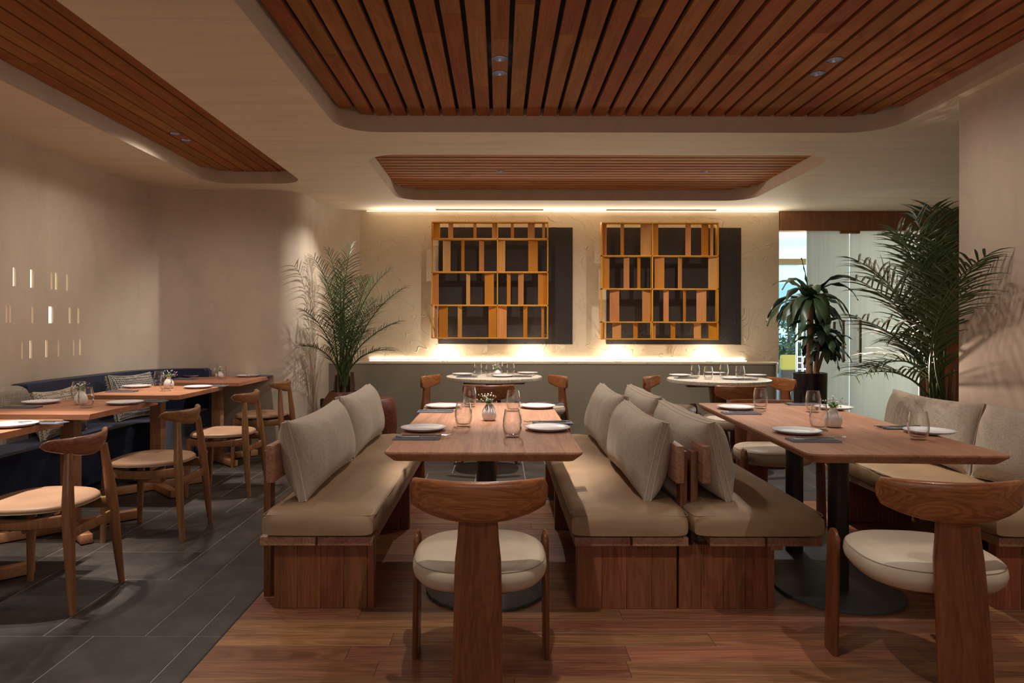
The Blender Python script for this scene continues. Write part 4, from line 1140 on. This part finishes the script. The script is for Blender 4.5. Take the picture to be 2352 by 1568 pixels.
# ================================================================== PLANTS
def palm_frond(bm, base, ctrl, tip, nl, ll, wd, rnd, fold=.5, start=.28):
    P = bez(Vector(base), Vector(ctrl), Vector(tip), 24); tube(bm, P, [.009 * (1 - i / 25) + .0015 for i in range(25)], 5)
    up = Vector((0, 0, 1))
    for i in range(nl):
        t = start + (1 - start) * i / (nl - 1); k = min(int(t * 24), 23); f = t * 24 - k; p0 = P[k].lerp(P[k + 1], f)
        d = (P[k + 1] - P[k]).normalized(); side = d.cross(up)
        if side.length < .2: side = d.cross(Vector((0.3, 1, 0)))
        side.normalize(); nrm = side.cross(d).normalized()
        Lf = ll * (.45 + .55 * sin(pi * min(1, (t - start) / (1 - start) * .85 + .18))) * rnd.uniform(.85, 1.1)
        for s in (-1, 1):
            dd = (side * s * rnd.uniform(.75, 1.0) + d * rnd.uniform(.75, 1.15) + nrm * rnd.uniform(.1, .45)).normalized()
            w_ = wd * rnd.uniform(.8, 1.1); prev = None; pos = p0.copy(); cur = dd.copy()
            wv = cur.cross(nrm).normalized()
            rows_ = []
            for q in range(5):
                tq = q / 4; ww_ = w_ * (.35 + 1.1 * tq if tq < .35 else (1 - tq) * 1.25 + .02)
                rows_.append([bm.verts.new(pos - wv * ww_ + nrm * ww_ * fold), bm.verts.new(pos), bm.verts.new(pos + wv * ww_ + nrm * ww_ * fold)])
                pos = pos + cur * Lf / 4; cur = (cur + Vector((0, 0, -.16 - .05 * q))).normalized()
            for a, b in zip(rows_, rows_[1:]):
                bm.faces.new((a[0], a[1], b[1], b[0])); bm.faces.new((a[1], a[2], b[2], b[1]))
rnd = random.Random(12)
# left palm
pc = Vector((-1.60, 7.03, 0))
t = thing('potted_palm', 'tall feathery palm in a brown wooden pot by the lit ledge', 'plant', pc)
p = new(); lathe(p, [(0, 0), (.15, 0), (.2, .05), (.245, .2), (.245, .34), (.20, .48), (.15, .555), (.145, .563), (.128, .563), (.13, .53), (0, .52)], 36); obj('pot', p, 'pot_wood', t)
p = new(); lathe(p, [(0, .535), (.129, .53)], 24); obj('soil', p, 'soil', t)
p = new()
for i in range(20):
    a = rnd.uniform(0, 2 * pi); r = rnd.uniform(.01, .105); tube(p, [(r * cos(a), r * sin(a), .52), (r * 1.05 * cos(a), r * 1.05 * sin(a), .62), (r * .95 * cos(a), r * .95 * sin(a), .72 + rnd.uniform(-.03, .04))], [.014, .013, .008], 7)
o = obj('canes', p, 'stem', t); o['kind'] = 'stuff'
tips = [(806, 566, 7.0), (752, 577, 6.9), (722, 594, 6.75), (893, 622, 6.9), (928, 662, 6.75), (915, 740, 6.7), (904, 806, 6.75), (699, 713, 6.5), (697, 796, 6.5), (790, 640, 6.6), (832, 640, 7.3), (762, 640, 7.2), (858, 690, 7.3), (745, 680, 6.6), (870, 702, 6.6), (783, 600, 7.1), (820, 720, 6.5), (850, 640, 6.9), (755, 720, 6.7), (735, 640, 7.0), (840, 760, 6.7)]
for px, py, Y in tips:
    tp = at(px, py, Y) - pc; b = Vector((rnd.uniform(-.06, .06), rnd.uniform(-.05, .05), .62)); hd_ = (tp.z - b.z)
    ct = Vector((b.x + (tp.x - b.x) * .28, b.y + (tp.y - b.y) * .28, b.z + max(hd_ * .78, .42)))
    p = new(); palm_frond(p, b, ct, tp, 21, .25, .0062, rnd, start=.3); obj('frond', p, 'leaf', t, smooth=False)
# right palm
pc = Vector((2.86, 4.42, 0))
t = thing('potted_palm', 'large palm spreading from behind the plaster wall on the right', 'plant', pc)
p = new(); lathe(p, [(0, 0), (.13, 0), (.15, .03), (.17, .34), (.165, .36), (.145, .36), (.14, .32), (0, .31)], 32); obj('pot', p, 'pot_black', t)
p = new(); lathe(p, [(0, .33), (.142, .325)], 24); obj('soil', p, 'soil', t)
p = new()
for i in range(9):
    a = rnd.uniform(0, 2 * pi); r = rnd.uniform(.02, .08); q = r * 1.3; tube(p, [(r * cos(a), r * sin(a), .32), (r * cos(a), r * sin(a), .6), (q * cos(a), q * sin(a), .95)], [.022, .02, .012], 8)
o = obj('canes', p, 'cane', t); o['kind'] = 'stuff'
tips = [(2140, 478, 4.6), (2190, 486, 4.7), (2105, 500, 4.4), (2060, 532, 4.4), (2075, 548, 4.2), (1972, 600, 4.2), (1995, 612, 4.5), (1966, 642, 4.1), (1968, 728, 4.15), (1965, 862, 4.1), (2010, 842, 4.4), (2262, 588, 3.62), (2245, 606, 3.55), (2232, 662, 3.6), (2215, 520, 4.75), (2120, 610, 4.2), (2100, 690, 4.2), (2060, 690, 4.6), (2050, 780, 4.4), (2150, 560, 4.1), (2110, 780, 4.2)]
for px, py, Y in tips:
    tp = at(px, py, Y) - pc; b = Vector((rnd.uniform(-.05, .03), rnd.uniform(-.04, .04), rnd.uniform(.55, .9))); hd_ = tp.z - b.z
    ct = Vector((b.x + (tp.x - b.x) * .3, b.y + (tp.y - b.y) * .3, b.z + max(hd_ * .8, .4)))
    if px > 2205 and Y < 4: ct = Vector((-.36, -.30, b.z + max(hd_ * .75, .4)))
    p = new(); palm_frond(p, b, ct, tp, 16, .33, .0115, rnd, start=.36); obj('frond', p, 'leaf', t, smooth=False)
# palm uplight standing behind the bench
ul = thing('floor_uplight', 'small black floor uplight at the foot of the large palm', 'light', (2.80, 4.72, 0))
p = new(); lathe(p, [(0, 0), (.05, 0), (.05, .10), (.042, .10), (.040, .085), (0, .085)], 20); obj('housing', p, 'iron', ul)
p = new(); lathe(p, [(0, .09), (.039, .088)], 20); obj('lens', p, 'uplens', ul)
lamp('SPOT', (2.50, 4.75, .9), 24, (1, .74, .62), size=.015, spot=100, blend=.6, target=(2.72, 3.6, 1.62))

# dracaena
def strap_leaf(base, az, length, el, droop, wd):
    bm = new(); pos = Vector(base); d = Vector((cos(az) * cos(el), sin(az) * cos(el), sin(el))); sd = Vector((-sin(az), cos(az), 0)); n = 9; rows_ = []
    for i in range(n + 1):
        u = i / n; w_ = wd * (sin(pi * min(1, .12 + u * .88)) ** .7) * (1 if u < .98 else .3) + .002
        nr = sd.cross(d).normalized(); tw = .55 * sin(u * 6 + az * 3) * u
        s2 = (sd * cos(tw) + nr * sin(tw)); wav = .009 * sin(u * 20 + az)
        rows_.append([bm.verts.new(pos - s2 * w_ + nr * (w_ * .35 + wav)), bm.verts.new(pos), bm.verts.new(pos + s2 * w_ + nr * (w_ * .35 - wav))])
        pos = pos + d * length / n; d = (d + Vector((0, 0, -droop / n * (1 + u)))).normalized()
    for a, b in zip(rows_, rows_[1:]):
        bm.faces.new((a[0], a[1], b[1], b[0])); bm.faces.new((a[1], a[2], b[2], b[1]))
    return bm
pc = at(1861, 854, 7.0); zp = pc.z; pc.z = 0
t = thing('potted_dracaena', 'broad-leaved dracaena in a tall glossy black pot by the glass doors', 'plant', pc)
p = new(); lathe(p, [(0, 0), (.145, 0), (.155, .01), (.165, zp - .02), (.165, zp), (.15, zp), (.148, zp - .03), (0, zp - .035)], 40); obj('pot', p, 'pot_black', t)
p = new(); lathe(p, [(0, zp - .028), (.148, zp - .03)], 24); obj('soil', p, 'soil', t)
def W3(px, py, Y=7.0): return at(px, py, Y) - pc
heads = [(W3(1862, 694), 34, .56, .045, .012), (W3(1884, 764), 20, .40, .040, .3), (W3(1893, 800), 20, .36, .040, .3)]
for hp, n, ln, wd, sh in heads:
    p = new(); foot = Vector((hp.x * .35, rnd.uniform(-.03, .03), zp - .03)); tube(p, [foot, foot.lerp(hp, .5), hp], [.033, .031, .028] if n > 20 else [.02, .018, .014], 12); obj('cane', p, 'cane', t)
    for i in range(n):
        az = 2 * pi * i * .382 + rnd.uniform(-.2, .2); u = i / n
        bm = strap_leaf(hp + Vector((0, 0, .05 * u - .02)), az, ln * rnd.uniform(.75, 1.1), R(20 + 56 * u * u + rnd.uniform(-10, 10)), rnd.uniform(2.0, 3.4) * (1 - .3 * u), wd * rnd.uniform(.85, 1.1))
        obj('leaf', bm, 'leaf2', t, angle=180)
bm = strap_leaf(W3(1862, 700), R(150), .50, R(84), .8, .026); obj('leaf', bm, 'leaf2', t, angle=180)

# barrel stool behind the left bench, socket by the palm
sc_ = at(862, 915, 6.3); r0 = (912 - 862) * 6.3 / F
t = thing('barrel_stool', 'dark wooden barrel-shaped stool behind the far end of the left bench', 'stool', (sc_.x, sc_.y, 0))
p = new(); h_ = sc_.z; lathe(p, [(0, 0), (r0 * .8, 0), (r0 * .92, h_ * .2), (r0, h_ * .55), (r0 * .98, h_ * .8), (r0 * .90, h_ * .95), (r0 * .8, h_), (0, h_)], 40); obj('body', p, 'stool_wood', t)
p = new(); lathe(p, [(0, h_ + .004), (r0 * .77, h_ + .004), (r0 * .79, h_)], 40); obj('top', p, 'stool_wood', t)
pk = thing('power_adapter', 'black plug adapter with hanging cord on the curved wall by the palm', 'plug', (-1.915, 7.36, H - (924 - VY) * 7.36 / F))
p = new(); box(p, (.01, 0, 0), (.03, .04, .08), .004); obj('adapter', p, 'plastic', pk)
p = new(); tube(p, [(.015, 0, -.04), (.02, -.01, -.15), (.03, -.03, -.28), (.06, -.08, -.412)], .003, 6); obj('cord', p, 'plastic', pk)

# ================================================================== OUTSIDE THE GLASS
gr = new(); b2(gr, 2.4, 12, 8.05, 18, -.14, -.02); struct(obj('ground', gr, 'pave', smooth=False), 'pale paving outside the glass')
so = new(); b2(so, 2.4, 6, 8.02, 10.0, 2.42, 2.6); struct(obj('soffit', so, 'white_wall', smooth=False), 'white soffit outside the sidelight')
fa = new(); q0 = at(1780, 596, 10.0); q1 = at(1870, 606, 10.0); b2(fa, 2.9, 7.5, 10.0, 10.08, q1.z, q0.z + .02); struct(obj('fascia', fa, 'brown_band', smooth=False), 'brown scalloped fascia under the soffit')
lit = new(); b2(lit, 2.4, 6, 10.0, 10.06, q0.z + .02, 2.7); struct(obj('bulkhead', lit, 'white_wall', smooth=False), 'white bulkhead above the fascia')
bld = thing('building', 'pale blue-white building seen through the clear sidelight', 'building', (8, 15, 0))
p = new(); b2(p, -2.5, 4, 0, .3, -.02, 6); obj('wall', p, 'facade', bld, smooth=False)
for k in range(7):
    p = new(); b2(p, -2.5, 4, -.02, 0, .5 + k * .55, .52 + k * .55); obj('ledge', p, 'facade_joint', bld, smooth=False)
for k in range(2):
    p = new(); b2(p, -1.9, -1.45, -.03, .01, 1.3 + k * 1.3, 2.2 + k * 1.3); obj('window', p, 'facade_joint', bld, smooth=False)
def shrub(px, py, Y, rad, hgt, label, seed):
    rn = random.Random(seed); c = at(px, py, Y); t = thing('shrub', label, 'shrub', (c.x, c.y, 0), 0)
    p = new(); b2(p, -rad * .7, rad * .7, -.2, .2, -.02, max(.1, c.z - hgt * .5), .01); obj('planter', p, 'iron', t)
    p = new(); tube(p, [(0, 0, max(.05, c.z - hgt * .55)), (0, 0, c.z)], .02, 6); obj('stem', p, 'stem', t)
    p = new()
    for i in range(420):
        d = Vector((rn.gauss(0, 1), rn.gauss(0, 1), rn.gauss(0, 1))).normalized() * rn.uniform(.4, 1) ** .5
        q = Vector((d.x * rad, d.y * rad * .7, c.z + d.z * hgt / 2)); a = Vector((rn.gauss(0, 1), rn.gauss(0, 1), rn.gauss(0, 1))).normalized(); b = a.orthogonal().normalized(); s = .045
        p.faces.new([p.verts.new(q + a * s), p.verts.new(q + b * s * .45), p.verts.new(q - a * s), p.verts.new(q - b * s * .45)])
    o = obj('foliage', p, 'shrub', t, smooth=False); o['kind'] = 'stuff'
shrub(1812, 758, 10.6, .32, .62, 'dark green shrub outside the sidelight behind the yellow chair', 4)
shrub(1845, 752, 11.4, .25, .5, 'smaller dark shrub outside, behind the metal rails', 6)
shrub(1806, 806, 9.9, .22, .22, 'low pale shrub in a planter outside, just above the yellow chair', 8)
yc = at(1812, 850, 9.3)
t = thing('yellow_chair', 'yellow upholstered chair outside the clear sidelight', 'chair', (yc.x, yc.y, 0))
zb_, zt2 = yc.z, H - (815 - VY) * 9.3 / F
p = new(); box(p, (0, 0, (zb_ + zt2) / 2 + .01), (.24, .06, zt2 - zb_), .03, seg=4); obj('backrest', p, 'yellow', t)
p = new(); b2(p, -.22, .22, .0, .44, .42, .47, .02); obj('seat', p, 'plastic', t)
for sx in (-.2, .2):
    for sy in (.03, .41):
        p = new(); tube(p, [(sx, sy, -.02), (sx * .95, sy, .43)], .012, 8); obj('leg', p, 'steel', t)
rl = thing('metal_rail', 'tall polished metal rail frame outside the glass', 'railing', at(1836, 900, 8.7) * Vector((1, 1, 0)) if False else (at(1836, 900, 8.7).x, 8.7, 0))
zz0, zz1 = -.02, H - (700 - VY) * 8.7 / F
for dx in (-.035, .04):
    p = new(); tube(p, [(dx, 0, zz0), (dx, 0, zz1)], .012, 10); obj('post', p, 'steel', rl)
for yy in (702, 782, 818, 832, 846):
    zz = H - (yy - VY) * 8.7 / F; p = new(); tube(p, [(-.035, 0, zz), (.30, 0, zz)], .008, 8); obj('bar', p, 'steel', rl)
# daylight over the forecourt behind the frosted doors
lamp('AREA', (4.75, 8.7, 1.3), 150, (1.0, .99, .90), size=1.5, sy=2.3, target=(4.3, 7.8, 1.3))
